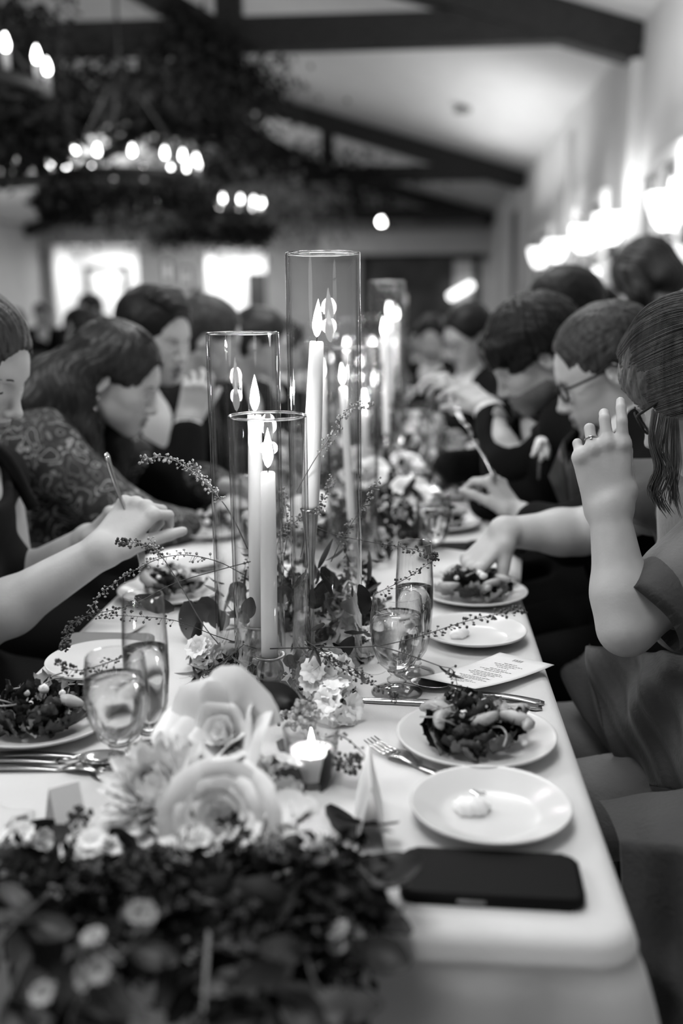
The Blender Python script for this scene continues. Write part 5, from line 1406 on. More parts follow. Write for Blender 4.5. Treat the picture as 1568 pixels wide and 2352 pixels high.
# --- man with glasses, right ------------------------------------------------
C = px(1392, 852, 2.10)
shl = V(.525, 1.935, .985); shr = V(.345, 2.27, .985); nbp = V(.435, 2.10, 1.035)
el = px(1315, 1230, 1.92); wr = px(1190, 1185, 2.02)
er, wr_ = px(1150, 1190, 2.42), px(1100, 1150, 2.36)
t, W, B = build('man in a black suit with dark rimmed glasses, second on the right side', C, 88, 24, 0, 1.02, False, nbp, shl, shr, V(.56, 2.10, .58),
    [dict(sh=shl, el=el, wr=wr, hand=dict(d=px(1095, 1045, 2.06)-px(1170, 1150, 2.02), n=V(-.7, .3, -.35), side=1, c=PINCH, th=(.9, .3, .4)))], fine=.0030, ldir=V(-1, 0, 0))
glasses(t, W, m='lash', th=.0021)
n_ = streaks(W((0, -.03, .12)), .0010, 60, 1, np.array(B)[:, 2]); n2 = tufts(.0012, 1.4, 3)
cap_hair(t, W, B, 1.02, 'hair_brown', .0034, lambda x, y, z: n_(x, y, z)+n2(x, y, z), thick=.010, fringe=.008, side=.004, top=.004)
arms_ = [(shl, el, el.lerp(wr, .62)), (shr, V(.30, 2.38, .82), V(.16, 2.36, .80))]
jacket(t, nbp, shl, shr, V(.56, 2.10, .58), arms_, 5, vneck=.20)
S = Solid(); torso_solid(S, nbp, shl, shr, V(.54, 2.10, .60), 1.0, False, .006); kid(t, 'shirt', mesh_solid(S, 'shirt', 'shirt', .009, noise=folds(.0015, 1, 6)))
_, ax, fw, up = torso_solid(Solid(), nbp, shl, shr, V(.56, 2.10, .58))
collar(t, nbp, up, fw, ax)
def lapel(t, nb, up, fw, ax, q, m='satin', L=.30):
    bm = bmesh.new(); a = Vector(nb) - fw*.02 + up*.035 + ax*q*.062; b = Vector(nb) + fw*.135 - up*.02 + ax*q*.050; c = Vector(nb) + fw*.185 - up*L + ax*q*.004; d = Vector(nb) + fw*.155 - up*.10 + ax*q*.105
    for tri in ((a, b, d), (b, c, d)): bm.faces.new([bm.verts.new(p) for p in tri])
    bmesh.ops.remove_doubles(bm, verts=bm.verts, dist=1e-5); bmesh.ops.subdivide_edges(bm, edges=bm.edges, cuts=2, use_grid_fill=True); bmesh.ops.solidify(bm, geom=bm.faces[:], thickness=.004); bmesh.ops.recalc_face_normals(bm, faces=bm.faces); wobj(t, 'lapel', bm, m)
for q in (-1, 1): lapel(t, nbp, up, fw, ax, q)
bm = bmesh.new(); pts = [nbp + fw*.085 + up*.005, nbp + fw*.145 - up*.06, nbp + fw*.165 - up*.16, nbp + fw*.16 - up*.30]
add_tube(bm, crv(pts, 5), [.014, .013, .014, .016, .018]+[.022]*11, 8); wobj(t, 'necktie', bm, 'tie')
chair_at(.62, 2.10, 90, 'banquet chair under the man with glasses on the right')
hand_tip = px(1082, 1010, 2.08)
fk = cutlery('fork', hand_tip, 0, 'raised fork in the hand of the man with glasses', z=hand_tip.z)
fk.rotation_mode = 'QUATERNION'; fk.rotation_quaternion = Vector((1, 0, 0)).rotation_difference(px(1115, 1065, 2.04)-hand_tip)

# --- dark haired bearded man, right ------------------------------------------
C = px(1228, 822, 2.42)
shl = V(.43, 2.32, .985); shr = V(.26, 2.65, .985); nbp = V(.345, 2.48, 1.035)
el = px(1165, 1075, 2.40); wr = px(1120, 935, 2.55)
t, W, B = build('bearded dark haired man in black suit with lapel flower, third on the right', C, 97, 30, 0, 1.0, False, nbp, shl, shr, V(.52, 2.48, .58),
    [dict(sh=shl, el=el, wr=wr, hand=dict(d=px(1045, 880, 2.62)-wr, n=V(-.2, .5, -.8), side=1, c=RELAX, th=(.9, .3, .4)))], fine=.0034, stub=True, ldir=V(-1, 0, 0))
n_ = tufts(.0018, 1.2, 8); n2 = streaks(W((0, -.03, .12)), .0014, 40, 5, np.array(B)[:, 2])
S = hair_cap(W, B, 1.0, thick=.024, fringe=-.012, top=.006)
for a in ((.0, .088, .075), (.03, .085, .07), (-.03, .09, .07), (.05, .07, .07), (-.05, .075, .065)):
    S.cap(W(a), W((a[0]*1.2, a[1]+.014, a[2]-.026)), .022, .010, .02)
kid(t, 'hair', mesh_solid(S, 'hair', 'hair_black', .0038, noise=lambda x, y, z: n_(x, y, z)+n2(x, y, z)))
jacket(t, nbp, shl, shr, V(.52, 2.48, .58), [(shl, el, el.lerp(wr, .80)), (shr, V(.2, 2.72, .83), V(.08, 2.62, .84))], 7, vneck=.20)
cuff(t, el, el.lerp(wr, .92), .040, L=.045)
S = Solid(); torso_solid(S, nbp, shl, shr, V(.51, 2.48, .60), 1.0, False, .006); kid(t, 'shirt', mesh_solid(S, 'shirt', 'shirt', .010))
_, ax, fw, up = torso_solid(Solid(), nbp, shl, shr, V(.52, 2.48, .58)); collar(t, nbp, up, fw, ax)
for q in (-1, 1): lapel(t, nbp, up, fw, ax, q)
bm = bmesh.new(); bt = nbp + fw*.10 + up*.0
for q in (-1, 1): add_tube(bm, [bt, bt+ax*q*.02, bt+ax*q*.045], [.006, .012, .018], 8)
wobj(t, 'bow_tie', bm, 'tie')
bq = px(1240, 1028, 2.19); bt_ = thing('boutonniere', 'small white boutonniere pinned to the lapel of the bearded man', 'boutonniere', bq)
for i in range(7):
    a = i*2.4; link('petal', BUTTER, bt_, (.012*math.cos(a), -.004-.002*i, .012*math.sin(a)), (a, 1.2, a), .85)
bm = bmesh.new(); add_tube(bm, [(0, 0, -.01), (.0, .0, -.07)], .004, 6); obj('stem', bm, 'stem', bt_)
chair_at(.58, 2.48, 90, 'banquet chair under the bearded man on the right')

# --- generic formal guest ------------------------------------------------------
def guest(lab, C, yaw, pitch, hair, fem=False, s=1.0, m='suit', seed=0, hands=None, fine=.0042, side='r', stub=False, long=False, spec=False, raised=None, skin='skin_dim', mouth=0, roll=0, lean=.12, wide=0.20, chair=True, legs=True):
    C = Vector(C); f = Vector((-math.sin(math.radians(yaw)), math.cos(math.radians(yaw)), 0)); r_ = Vector((f.y, -f.x, 0))
    nb = C - f*lean*.9 - Vector((0, 0, .17)); pel = C - f*(lean+.14); pel.z = .58
    shl = nb - r_*wide - Vector((0, 0, .055)); shr = nb + r_*wide - Vector((0, 0, .055))
    arms = []
    for q, sh in ((-1, shl), (1, shr)):
        e = sh + f*.13 + r_*q*.05; e.z = .80; w_ = e + f*.20 - r_*q*.06 + Vector((0, 0, .02)); w_.z = .81
        if raised and raised[0] == q: e, w_, hd = raised[1], raised[2], raised[3]
        else: hd = dict(d=f*1.0-r_*q*.3, n=V(0, 0, -1)-r_*q*.4, side=-q, c=RELAX)
        arms.append(dict(sh=sh, el=e, wr=w_, hand=hd))
    t, W, B = build(lab, C, yaw, pitch, roll, s, fem, nb, shl, shr, pel, arms, skin=skin, fine=fine, stub=stub, mouth=mouth, trous='suit' if not fem else m, ldir=f)
    n2 = tufts(.0013, 1.3, seed); cap_hair(t, W, B, s, hair, .0048, n2, thick=.014 if not fem else .017)
    if long:
        S = Solid()
        for g in ([(-.085, -.02, .02), (-.095, -.03, -.08), (-.085, -.03, -.20)], [(.085, -.02, .02), (.095, -.03, -.08), (.085, -.03, -.20)], [(0, -.10, .0), (0, -.11, -.1), (0, -.09, -.22)], [(-.05, -.09, .0), (-.06, -.10, -.1), (-.05, -.09, -.22)], [(.05, -.09, .0), (.06, -.10, -.1), (.05, -.09, -.22)]):
            S.chain([wv(W, p) for p in g], [.035, .035, .016], .02)
        kid(t, 'long_hair', mesh_solid(S, 'long_hair', hair, .006, noise=tufts(.002, 1, 2)))
    if spec: glasses(t, W)
    jacket(t, nb, shl, shr, pel, [(a['sh'], a['el'], a['el'].lerp(a['wr'], .8)) for a in arms] if not fem else [], seed, vneck=.18 if not fem else .05, m=m, name='jacket' if not fem else 'dress', h=.010)
    if not fem:
        S = Solid(); torso_solid(S, nb, shl, shr, pel + V(0, 0, .02), 1.0, False, .006); kid(t, 'shirt', mesh_solid(S, 'shirt', 'shirt', .013))
        for a in arms: cuff(t, a['el'], a['el'].lerp(a['wr'], .92), .038)
    if chair: chair_at(pel.x-f.x*.02, pel.y-f.y*.02, yaw, 'banquet chair under the ' + ' '.join(lab.split()[:12]))
    return t, W, B

# --- right, fourth: glasses, dark suit, arms up with a glass --------------------
guest('man with glasses in a black suit far down the right side, facing the camera', px(1074, 772, 4.15), 128, 22, 'hair_black', seed=21, spec=True, lean=.04, fine=.0045)
guest('dark haired guest behind the bearded man, one hand raised over the table', px(1290, 722, 2.93), 95, 10, 'hair_black', seed=22, raised=(-1, px(1160, 1005, 2.74), px(1082, 915, 2.66), dict(d=px(1010, 870, 2.66)-px(1082, 915, 2.66), n=V(-.3, .3, -.8), side=-1, c=RELAX)))
guest('guest in black seated beyond the far end of the long table', px(990, 775, 6.0), 175, 20, 'hair_black', seed=23, fine=.006)

# --- standing waiter ------------------------------------------------------------
C = px(1484, 640, 3.7); f = Vector((-math.sin(math.radians(55)), math.cos(math.radians(55)), 0)); r_ = Vector((f.y, -f.x, 0))
nb = C - f*.10 - V(0, 0, .17); shl = nb - r_*.17 - V(0, 0, .05); shr = nb + r_*.17 - V(0, 0, .05); pel = V(nb.x-f.x*.16, nb.y-f.y*.16, .86)
t, W, B = build('standing waiter with a dark bob, white collar and black vest by the right wall', C, 50, 40, 0, 1.0, True, nb, shl, shr, pel,
    [dict(sh=shl, el=shl+V(-.02, -.02, -.27)+f*.10, wr=shl+V(0, 0, -.36)+f*.30), dict(sh=shr, el=shr+V(.02, 0, -.27)+f*.1, wr=shr+V(0, 0, -.36)+f*.30)], fine=.005, legs=False)
S = Solid(); Bn = np.array(B); S.ell(W((0, -.014, .036)), np.array((.104, .122, .108)), Bn, .01)
for q in (-1, 1): S.chain([wv(W, (q*.085, -.01, .02)), wv(W, (q*.10, .01, -.06)), wv(W, (q*.075, .03, -.10))], [.045, .042, .03], .02)
S.ell(W((0, -.07, -.05)), (.085, .06, .07), Bn, .03); S.ell(W((0, .125, -.03)), np.array((.055, .06, .095)), Bn, .01, 1)
kid(t, 'hair', mesh_solid(S, 'hair', 'hair_dark', .005, noise=streaks(W((0, -.02, .13)), .002, 30, 2, Bn[:, 2])))
S = Solid(); torso_solid(S, nb, shl, shr, pel, .95, True, .020); S.cap(nb, nb+V(0, 0, .2), .055, .07, .01, 1); kid(t, 'vest', mesh_solid(S, 'vest', 'suit', .010, noise=folds(.002, 1, 3)))
S = Solid(); S.cap(shl, shl+V(-.02, -.02, -.27)+f*.10, .062, .055, .03); S.cap(shl+V(-.02, -.02, -.27)+f*.10, shl+V(0, 0, -.36)+f*.28, .055, .045, .03)
S.cap(shr, shr+V(.02, 0, -.27)+f*.1, .062, .055, .03); S.cap(shr+V(.02, 0, -.27)+f*.1, shr+V(0, 0, -.36)+f*.28, .055, .045, .03); S.cap(nb-V(0, 0, .03), nb+V(0, 0, .045)+f*.01, .075, .062, .02); S.cap(shl, shr, .060, None, .04)
kid(t, 'shirt', mesh_solid(S, 'shirt', 'shirt', .008, noise=folds(.002, 1, 3)))
S = Solid()
for q in (-1, 1): S.cap(pel + r_*q*.08, V(pel.x, pel.y, .06) + r_*q*.10, .10, .06, .03)
kid(t, 'trousers', mesh_solid(S, 'trousers', 'suit', .014))
for q in (-1, 1):
    bm = bmesh.new(); p = V(pel.x, pel.y, .04) + r_*q*.10 + f*.05; add_ico(bm, p, 1, 2, (.07, .10, .045))
    for v in bm.verts: v.co.z = max(v.co.z, .002)
    wobj(t, 'shoe', bm, 'satin')

WAITER = t
# --- left: nearest woman ----------------------------------------------------------
C = px(-72, 840, 1.62)
shl = V(-.80, 1.80, .95); shr = V(-.80, 1.46, .95); nbp = V(-.80, 1.63, 1.005)
el, wr = px(-60, 1445, 1.46), px(238, 1262, 1.47)
el2, wr2 = px(30, 1350, 1.74), px(205, 1240, 1.66)
t, W, B = build('woman cut by the left edge, hair pulled back, dark dress, holding a fork', C, -98, 26, 0, .98, True, nbp, shl, shr, V(-.92, 1.63, .57),
    [dict(sh=shr, el=el, wr=wr, r=(.047, .041, .042, .027), hand=dict(d=px(310, 1178, 1.50)-wr, n=V(.35, .8, -.5), side=-1, c=[(1.0, 1.1, .6), (1.15, 1.2, .7), (1.25, 1.3, .8), (1.3, 1.3, .8)], th=(.9, .35, .5), s=1.0, spread=.1)),
     dict(sh=shl, el=el2, wr=wr2, r=(.047, .041, .040, .026), hand=dict(d=V(.5, -.1, .45), n=V(.5, -.2, -.8), side=-1, c=FIST, th=(.8, .3, .5), s=.95))], fine=.0028, trous='dress_black', nose=1.12, ldir=V(1, 0, 0))
Bn = np.array(B)
S = hair_cap(W, B, .98, thick=.011, fringe=-.004, side=.0, top=.002); S.ell(W((0, -.12, -.02)), (.05, .045, .045), None, .02)
kid(t, 'hair', mesh_solid(S, 'hair', 'hair_brown', .0034, noise=streaks(W((0, -.15, .0)), .0011, 70, 2, -Bn[:, 1])))
S = Solid(); torso_solid(S, nbp, shl, shr, V(-.92, 1.63, .57), .93, True, .010); S.ell(nbp + V(.05, 0, .03), (.14, .13, .10), None, .01, 1)
kid(t, 'dress', mesh_solid(S, 'dress', 'dress_black', .008, noise=folds(.002, 1, 12)))
for q in (-1, 1):
    bm = bmesh.new(); pts = [nbp + V(.10, q*.10, -.10), nbp + V(.04, q*.115, .00), nbp + V(-.04, q*.11, .0), nbp+V(-.10, q*.09, -.08)]; add_tube(bm, crv(pts, 5), .012, 8); wobj(t, 'shoulder_strap', bm, 'dress_black')
chair_at(-1.0, 1.63, -90, 'banquet chair under the woman at the left edge')
hp = px(262, 1085, 1.50)
# the fork she holds: root inside the fist
fk = thing('fork', 'silver fork held upright in the fist of the woman at the left edge', 'fork', px(300, 1190, 1.50))
d = px(262, 1085, 1.49) - px(300, 1190, 1.50)
fk.rotation_mode = 'QUATERNION'; fk.rotation_quaternion = Vector((1, 0, 0)).rotation_difference(d)
link('handle', HANDLE, fk); link('fork_head', FORKH, fk)

# --- left: woman with long dark hair and floral blouse ------------------------------
C = px(268, 872, 2.24)
shl = V(-.86, 2.42, .97); shr = V(-.82, 2.08, .97); nbp = V(-.80, 2.26, 1.02)
el, wr = px(300, 1210, 2.02), px(430, 1215, 2.14)
t, W, B = build('long haired woman with drop earring and floral blouse, leaning in on the left', C, -93, 22, 0, .96, True, nbp, shl, shr, V(-.95, 2.25, .57),
    [dict(sh=shr, el=el, wr=wr, hand=dict(d=V(.8, .2, -.1), n=V(0, .3, -1), side=-1, c=RELAX)), dict(sh=shl, el=V(-.68, 2.55, .82), wr=V(-.50, 2.45, .82), hand=dict(d=V(.9, -.2, 0), n=V(0, -.3, -1), side=1, c=RELAX))], fine=.0032, trous='dress_black', ldir=V(1, 0, 0), nose=.95)
Bn = np.array(B); S = hair_cap(W, B, .96, thick=.016, fringe=-.002, low=-.08, top=.002)
def loc(*p): return wv(W, p)
for g in ([(.078, -.045, .02), (.085, -.05, -.05), (.086, -.01, -.13), (.088, .02, -.22), (.09, .04, -.31)], [(.07, -.07, .02), (.09, -.09, -.06), (.10, -.06, -.14), (.10, -.02, -.23), (.095, .01, -.33)],
          [(.05, -.10, .02), (.08, -.13, -.05), (.10, -.14, -.11), (.11, -.13, -.16)], [(.0, -.11, .02), (.03, -.15, -.04), (.05, -.18, -.08), (.07, -.20, -.12)], [(-.05, -.1, .02), (-.05, -.14, -.06), (-.05, -.17, -.12)],
          [(.07, -.10, .0), (.10, -.12, -.10), (.11, -.09, -.18), (.10, -.05, -.26)], [(-.08, -.04, .02), (-.09, -.03, -.08), (-.085, .02, -.16), (-.08, .05, -.24)]):
    S.chain([wv(W, p) for p in g], [.030, .036, .036, .030, .015][:len(g)], .022)
f1 = streaks(W((0, -.01, .13)), .0013, 48, 4, Bn[:, 2])
kid(t, 'hair', mesh_solid(S, 'hair', 'hair_dark', .0042, noise=f1))
gd = [[loc(.02, .06, .125), loc(.07, .03, .08), loc(.098, -.035, .02), loc(.108, -.045, -.05), loc(.112, .00, -.14), loc(.112, .02, -.23), loc(.11, .05, -.33)],
      [loc(.02, .02, .135), loc(.07, -.01, .09), loc(.10, -.06, .02), loc(.112, -.07, -.06), loc(.125, -.05, -.15), loc(.12, -.01, -.24), loc(.115, .02, -.35)],
      [loc(.02, -.03, .135), loc(.065, -.06, .09), loc(.095, -.10, .02), loc(.115, -.12, -.06), loc(.135, -.11, -.15), loc(.13, -.06, -.24), loc(.12, -.02, -.34)],
      [loc(.02, -.06, .12), loc(.05, -.11, .07), loc(.07, -.14, .0), loc(.10, -.165, -.06), loc(.12, -.17, -.12), loc(.14, -.14, -.2)]]
hs = strands('x', None, gd, 380, 'hair_dark', .0008, .003, 5); me = hs.data; bpy.data.objects.remove(hs); kid(t, 'loose_hair', me)['kind'] = 'stuff'
for p in ((.088, .000, -.040), (.088, .002, -.066)):
    bm = bmesh.new(); add_ico(bm, loc(*p), .004, 2, (.9, .9, 1.4)); wobj(t, 'earring', bm, 'silver')
bm = bmesh.new(); add_tube(bm, [loc(.086, .000, -.034), loc(.088, .002, -.062)], .0008, 6); wobj(t, 'earring_wire', bm, 'silver')
S = Solid(); torso_solid(S, nbp, shl, shr, V(-.95, 2.25, .57), .95, True, .016)
S.cap(shr, el, .074, .066, .04); S.cap(el, el.lerp(wr, .9), .064, .045, .02); S.cap(shl, V(-.68, 2.55, .82), .07, .06, .04); S.cap(V(-.68, 2.55, .82), V(-.52, 2.46, .82), .058, .045, .02)
S.cap(nbp, nbp+V(.06, 0, .2), .060, .075, .01, 1)
kid(t, 'blouse', mesh_solid(S, 'blouse', 'floral', .007, noise=folds(.003, 1, 15)))
chair_at(-1.03, 2.25, -90, 'banquet chair under the woman in the floral blouse')

# --- left: man eating --------------------------------------------------------------
C = px(355, 772, 2.70)
eL, wL = px(425, 1130, 2.50), px(432, 962, 2.58)
t, W, B = guest('man in a black suit eating with his mouth open, hand raised, third on the left', C, -118, 14, 'hair_black', seed=31, fine=.0034, skin='skin', mouth=1.0, raised=(1, eL, wL, dict(d=px(462, 862, 2.60)-wL, n=V(-.3, .8, .2), side=-1, c=[(.5, .5, .3), (.6, .5, .3), (.7, .6, .3), (.8, .6, .3)], th=(.8, .5, .3))), lean=.10)
S = Solid()
for a in range(5): S.cap(W((-.04+.02*a, .02, .105)), W((-.034+.016*a, .060, .088)), .026, .016, .03)
kid(t, 'quiff', mesh_solid(S, 'quiff', 'hair_black', .0045, noise=tufts(.0010, 1.2, 4)))
guest('curly haired man behind the tall cylinders, fourth on the left', px(478, 778, 3.16), -82, 18, 'hair_brown', seed=32, fine=.0042, skin='skin_dim')
guest('guest farther down the left side, hair just above the vases', px(600, 790, 3.7), -95, 15, 'hair_dark', seed=33, fine=.006)
guest('guest at the far left end of the table', px(650, 800, 4.6), -95, 15, 'hair_black', seed=34, fine=.006)

# --- far guests: copies of two background figures ------------------------------------
def bg(fem, seed, hair, m):
    return guest('-', V(0, 0, 1.22), 0, 8, hair, fem=fem, seed=seed, fine=.010, m=m, long=fem, lean=.05, chair=False)[0]
protoA = bg(False, 51, 'hair_black', 'suit'); protoB = bg(True, 52, 'hair_dark', 'dress_black')
far_ = [((205, 690), 6.2, 150, 0, 'blurred man with dark hair in front of the left bright doorway'), ((190, 730), 5.2, -60, 1, 'blurred grey haired guest behind the leaning woman'),
       ((120, 740), 4.8, 120, 0, 'blurred dark guest between the left edge and the leaning woman'), ((60, 765), 4.2, -80, 1, 'blurred dark haired guest above the woman at the left edge'),
       ((20, 720), 6.0, 40, 0, 'blurred guest far at the left edge'), ((150, 770), 3.9, 160, 0, 'blurred guest right behind the crown of the leaning woman'),
       ((443, 668), 9.5, 180, 1, 'small blurred guest facing the camera below the two pictures'), ((250, 715), 7.5, 60, 1, 'blurred guest right of the left bright doorway'),
       ((95, 700), 8.2, 200, 0, 'blurred guest at a far table left of the bright doorway'), ((1130, 715), 6.5, 100, 0, 'blurred dark guest beyond the far end of the table on the right'),
       ((960, 760), 7.2, 180, 0, 'blurred guest seated beyond the far end of the table'), ((880, 740), 8.5, 150, 1, 'blurred guest behind the tall cylinders at a far table'),
       ((1300, 690), 5.0, 90, 0, 'blurred guest whose hair shows above the man with glasses')]
FY = [8.0, 6.7, 5.8, 4.95, 9.2, 4.2, 11.4, 9.0, 11.0, 8.5, 9.3, 10.4, 6.0]
far = [((p[0], p[1]+22), FY[i], yw, k, lab) for i, (p, y, yw, k, lab) in enumerate(far_)]
first = {0: True, 1: True}
for (p, y, yw, k, lab) in far:
    src = protoA if k == 0 else protoB; c = px(p[0], p[1], y); a = math.radians(yw)
    o = src if first[k] else copy_tree(src); first[k] = False
    # head of the prototype sits at the origin; turn about it and keep the seat on its chair
    o['label'] = lab; o['group'] = 'guests at the far tables'
    off = Vector((0, -.19, 0)); off.rotate(Euler((0, 0, a)))
    o.rotation_euler = (0, 0, a); o.location = (c.x+off.x, c.y+off.y, c.z-1.22)
    cp = Vector((0, -.21, 0)); cp.rotate(Euler((0, 0, a))); chair_at(c.x+cp.x, c.y+cp.y, yw, 'banquet chair under the ' + ' '.join(lab.split()[:12]))
# someone standing in the doorway
c = px(590, 672, 11); o = copy_tree(WAITER, loc=(c.x, c.y, 0), label='blurred dark figure standing by the middle bright doorway', group='standing guests'); o.rotation_euler = (0, 0, 2.2)
# far tables
def far_table(x, y, w_, d_, lab, candles=4, a=0):
    t = thing('far_table', lab, 'table', (x, y, 0), (0, 0, a), 'tables in the hall')
    bm = bmesh.new(); add_box(bm, (0, 0, .735), (w_, d_, .03), bev=.01); obj('tabletop', bm, 'wood', t)
    bm = bmesh.new(); add_box(bm, (0, 0, .385), (w_+.03, d_+.03, .74), bev=.02); obj('table_linen', bm, 'cloth', t)
    rr_ = random.Random(int(x*10+y)); ca, sa = math.cos(a), math.sin(a)
    for i in range(candles):
        u = (i+.5)/candles*w_-w_/2; v = rr_.uniform(-.1, .1); q = Vector((x+u*ca-v*sa, y+u*sa+v*ca, 0)); h = rr_.choice((.06, .10, .16, .22))
        far_candle(q, h, '%s candle %s the %s' % (sides[i], 'on', lab))
CAND = {}
def far_candle(q, h, lab):
    t = thing('pillar_candle', lab, 'candle', (q.x, q.y, .756), group='candles on the hall tables')
    k = round(h*100)
    if k not in CAND:
        bm = bmesh.new(); add_lathe(bm, [(0, 0), (.018, 0), (.018, h), (0, h)], 12); a_ = mesh_from_bm(bm, 'wax_body', 'wax')
        bm = bmesh.new(); add_lathe(bm, [(0, h), (.009, h+.012), (.009, h+.025), (0, h+.05)], 10); CAND[k] = (a_, mesh_from_bm(bm, 'flame', 'flame'))
    link('wax_body', CAND[k][0], t); link('flame', CAND[k][1], t)
far_table(-.2, 7.6, 2.2, .76, 'head table crossing beyond the far end', 9)
far_table(-3.35, 5.4, 1.4, .76, 'table at the left with blurred guests', 3, .3)
far_table(-3.6, 10.1, 2.0, .8, 'farther table at the left', 4)
far_table(.3, 11.5, 2.0, .76, 'farthest table before the big mirror', 6)
# ------------------------------------------------------------------ flowers and greenery
def petal_shell(r0, opn, h, wa, curl=.4, nu=8, nv=8, point=.0, ruf=.0, seed=0, bulge=.5):
    rr_ = random.Random(seed); bm = bmesh.new(); G = []; ph = rr_.random()*6
    for j in range(nv+1):
        v = j/nv; row = []
        for i in range(nu+1):
            u = -1+2*i/nu; wv_ = math.sin(PI*min(1, .12+.88*v)*.62+.0)**.8
            th = u*wa*(.35+.65*wv_); edge = (1-abs(u)**2.2*(.30 if not point else .5))
            hh = h*v*edge + point*h*.12*v*math.exp(-(u/.25)**2)
            r = r0*(.35+.65*math.sin(min(1, v*1.25)*PI/2)) + opn*v**1.7 + bulge*r0*.25*math.sin(PI*v)
            r += curl*h*.30*max(0, v-.7)/.3*(.6+.4*abs(u)); hh -= curl*h*.22*(max(0, v-.75)/.25)**2
            r += ruf*h*math.sin(u*9+ph)*v*v
            row.append(bm.verts.new((r*math.cos(th), r*math.sin(th), hh)))
        G.append(row)
    for j in range(nv):
        for i in range(nu): bm.faces.new((G[j][i], G[j][i+1], G[j+1][i+1], G[j+1][i]))
    return bm
ROSE_L = [(3, .004, .002, .027, 1.5, .1, 0), (3, .008, .003, .030, 1.35, .25, 0), (4, .0125, .004, .033, 1.15, .35, 0), (5, .0165, .007, .035, 1.0, .5, 0), (5, .0205, .010, .036, 1.0, .6, 0), (5, .024, .017, .036, .95, .8, 1), (5, .027, .028, .034, .95, .9, 1)]
ROSE_M = [mesh_from_bm(petal_shell(r0, o_, h, wa, c, point=p, seed=i, ruf=.035*i/5), 'petal', 'petal') for i, (n, r0, o_, h, wa, c, p) in enumerate(ROSE_L)]
BIG_L = [(3, .006, .002, .034, 1.5, .2, 0), (3, .012, .004, .038, 1.3, .4, 0), (4, .019, .008, .042, 1.1, .6, 1), (4, .026, .020, .050, .95, .5, 1), (5, .028, .040, .056, .95, .6, 1)]
BIG_M = [mesh_from_bm(petal_shell(r0, o_, h, wa, c, point=p*1.6, seed=i+9, ruf=.02, nu=10, nv=9), 'petal', 'petal') for i, (n, r0, o_, h, wa, c, p) in enumerate(BIG_L)]
def orient(d, spin=0.0):
    q = Vector((0, 0, 1)).rotation_difference(Vector(d)); return q @ Quaternion((0, 0, 1), spin)
def sub(parent, name, me, M_):
    "child placed by a world matrix (parents are unrotated empties or meshes with identity rotation)"
    o = bpy.data.objects.new(name, me); COL.objects.link(o); o.parent = parent
    pw = parent.get('_w'); 
    o.matrix_parent_inverse = Matrix.Identity(4); o.matrix_basis = M_
    return o
def rose(root, c, d, s=1.0, L=ROSE_L, MM=ROSE_M, seed=0, name='rose'):
    rr_ = random.Random(seed)
    q = orient(d, rr_.random()*6)
    bm = bmesh.new(); add_lathe(bm, [(0, -.014), (.006, -.012), (.010, -.004), (.012, .003), (0, .006)], 12); add_tube(bm, [(0, 0, -.012), (0, .004, -.05)], .0022, 6)
    base = mesh_from_bm(bm, name, 'stem'); o = bpy.data.objects.new(name, base); COL.objects.link(o); o.parent = root
    o.matrix_basis = Matrix.Translation(Vector(c)-root.location) @ q.to_matrix().to_4x4() @ Matrix.Diagonal((s, s, s, 1))
    for k, (n, r0, o_, h, wa, cu, p) in enumerate(L):
        for i in range(n):
            a = 2*PI*i/n + k*1.1 + rr_.uniform(-.12, .12)
            link('petal', MM[k], o, (0, 0, -.001*k), (rr_.uniform(-.05, .05), rr_.uniform(-.04, .04)+(.10*rr_.uniform(-1, 1) if k > 3 else 0), a), rr_.uniform(.92, 1.08))
    return o
NARROW = [mesh_from_bm(leaf_bm(.040, .017, 6, .5, .9, .5, seed=i), 'petal', 'petal') for i in range(3)]
def dahlia(root, c, d, s=1.0, n=120, seed=0):
    rr_ = random.Random(seed); q = orient(d)
    bm = bmesh.new(); add_ico(bm, (0, 0, .006), .014, 2); o = obj('dahlia', bm, 'petal_shade', root)
    o.matrix_basis = Matrix.Translation(Vector(c)-root.location) @ q.to_matrix().to_4x4() @ Matrix.Diagonal((s, s, s, 1))
    for i in range(n):
        t = (i+.5)/n; el = 1.45-1.75*t; a = i*2.39996
        link('petal', NARROW[i % 3], o, (.006*math.cos(a), .006*math.sin(a), .004), (rr_.uniform(-.35, .35), -el+rr_.uniform(-.15, .15), a), (.62+.55*t)*rr_.uniform(.9, 1.1))
    return o
FRILL = [mesh_from_bm(petal_shell(.005, .012, .014, .9, .6, 10, 7, ruf=.14, seed=20+i), 'petal', 'petal') for i in range(3)]
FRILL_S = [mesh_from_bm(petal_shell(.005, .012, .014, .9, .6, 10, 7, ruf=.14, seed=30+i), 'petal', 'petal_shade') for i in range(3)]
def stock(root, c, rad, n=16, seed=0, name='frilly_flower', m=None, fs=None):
    fs = fs or (.45 if c[1] < .72 else .62 if c[1] < .85 else .9)
    "cluster of small ruffled florets"
    rr_ = random.Random(seed); bm = bmesh.new(); add_tube(bm, [(0, 0, -rad*.9), (0, 0, rad*.3)], .002, 6); o = obj(name, bm, 'stem', root, loc=Vector(c)-root.location)
    for i in range(n):
        d = Vector((rr_.gauss(0, 1), rr_.gauss(0, 1)-.5, rr_.gauss(0, 1)+.5)).normalized(); p = d*rad*rr_.uniform(.45, .95)
        for k in range(5):
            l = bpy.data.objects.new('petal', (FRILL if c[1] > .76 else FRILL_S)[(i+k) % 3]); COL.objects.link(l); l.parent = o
            l.matrix_basis = Matrix.Translation(p) @ orient(d, k*2*PI/5+rr_.uniform(-.2, .2)).to_matrix().to_4x4() @ Matrix.Diagonal((fs, fs, fs, 1))
    return o
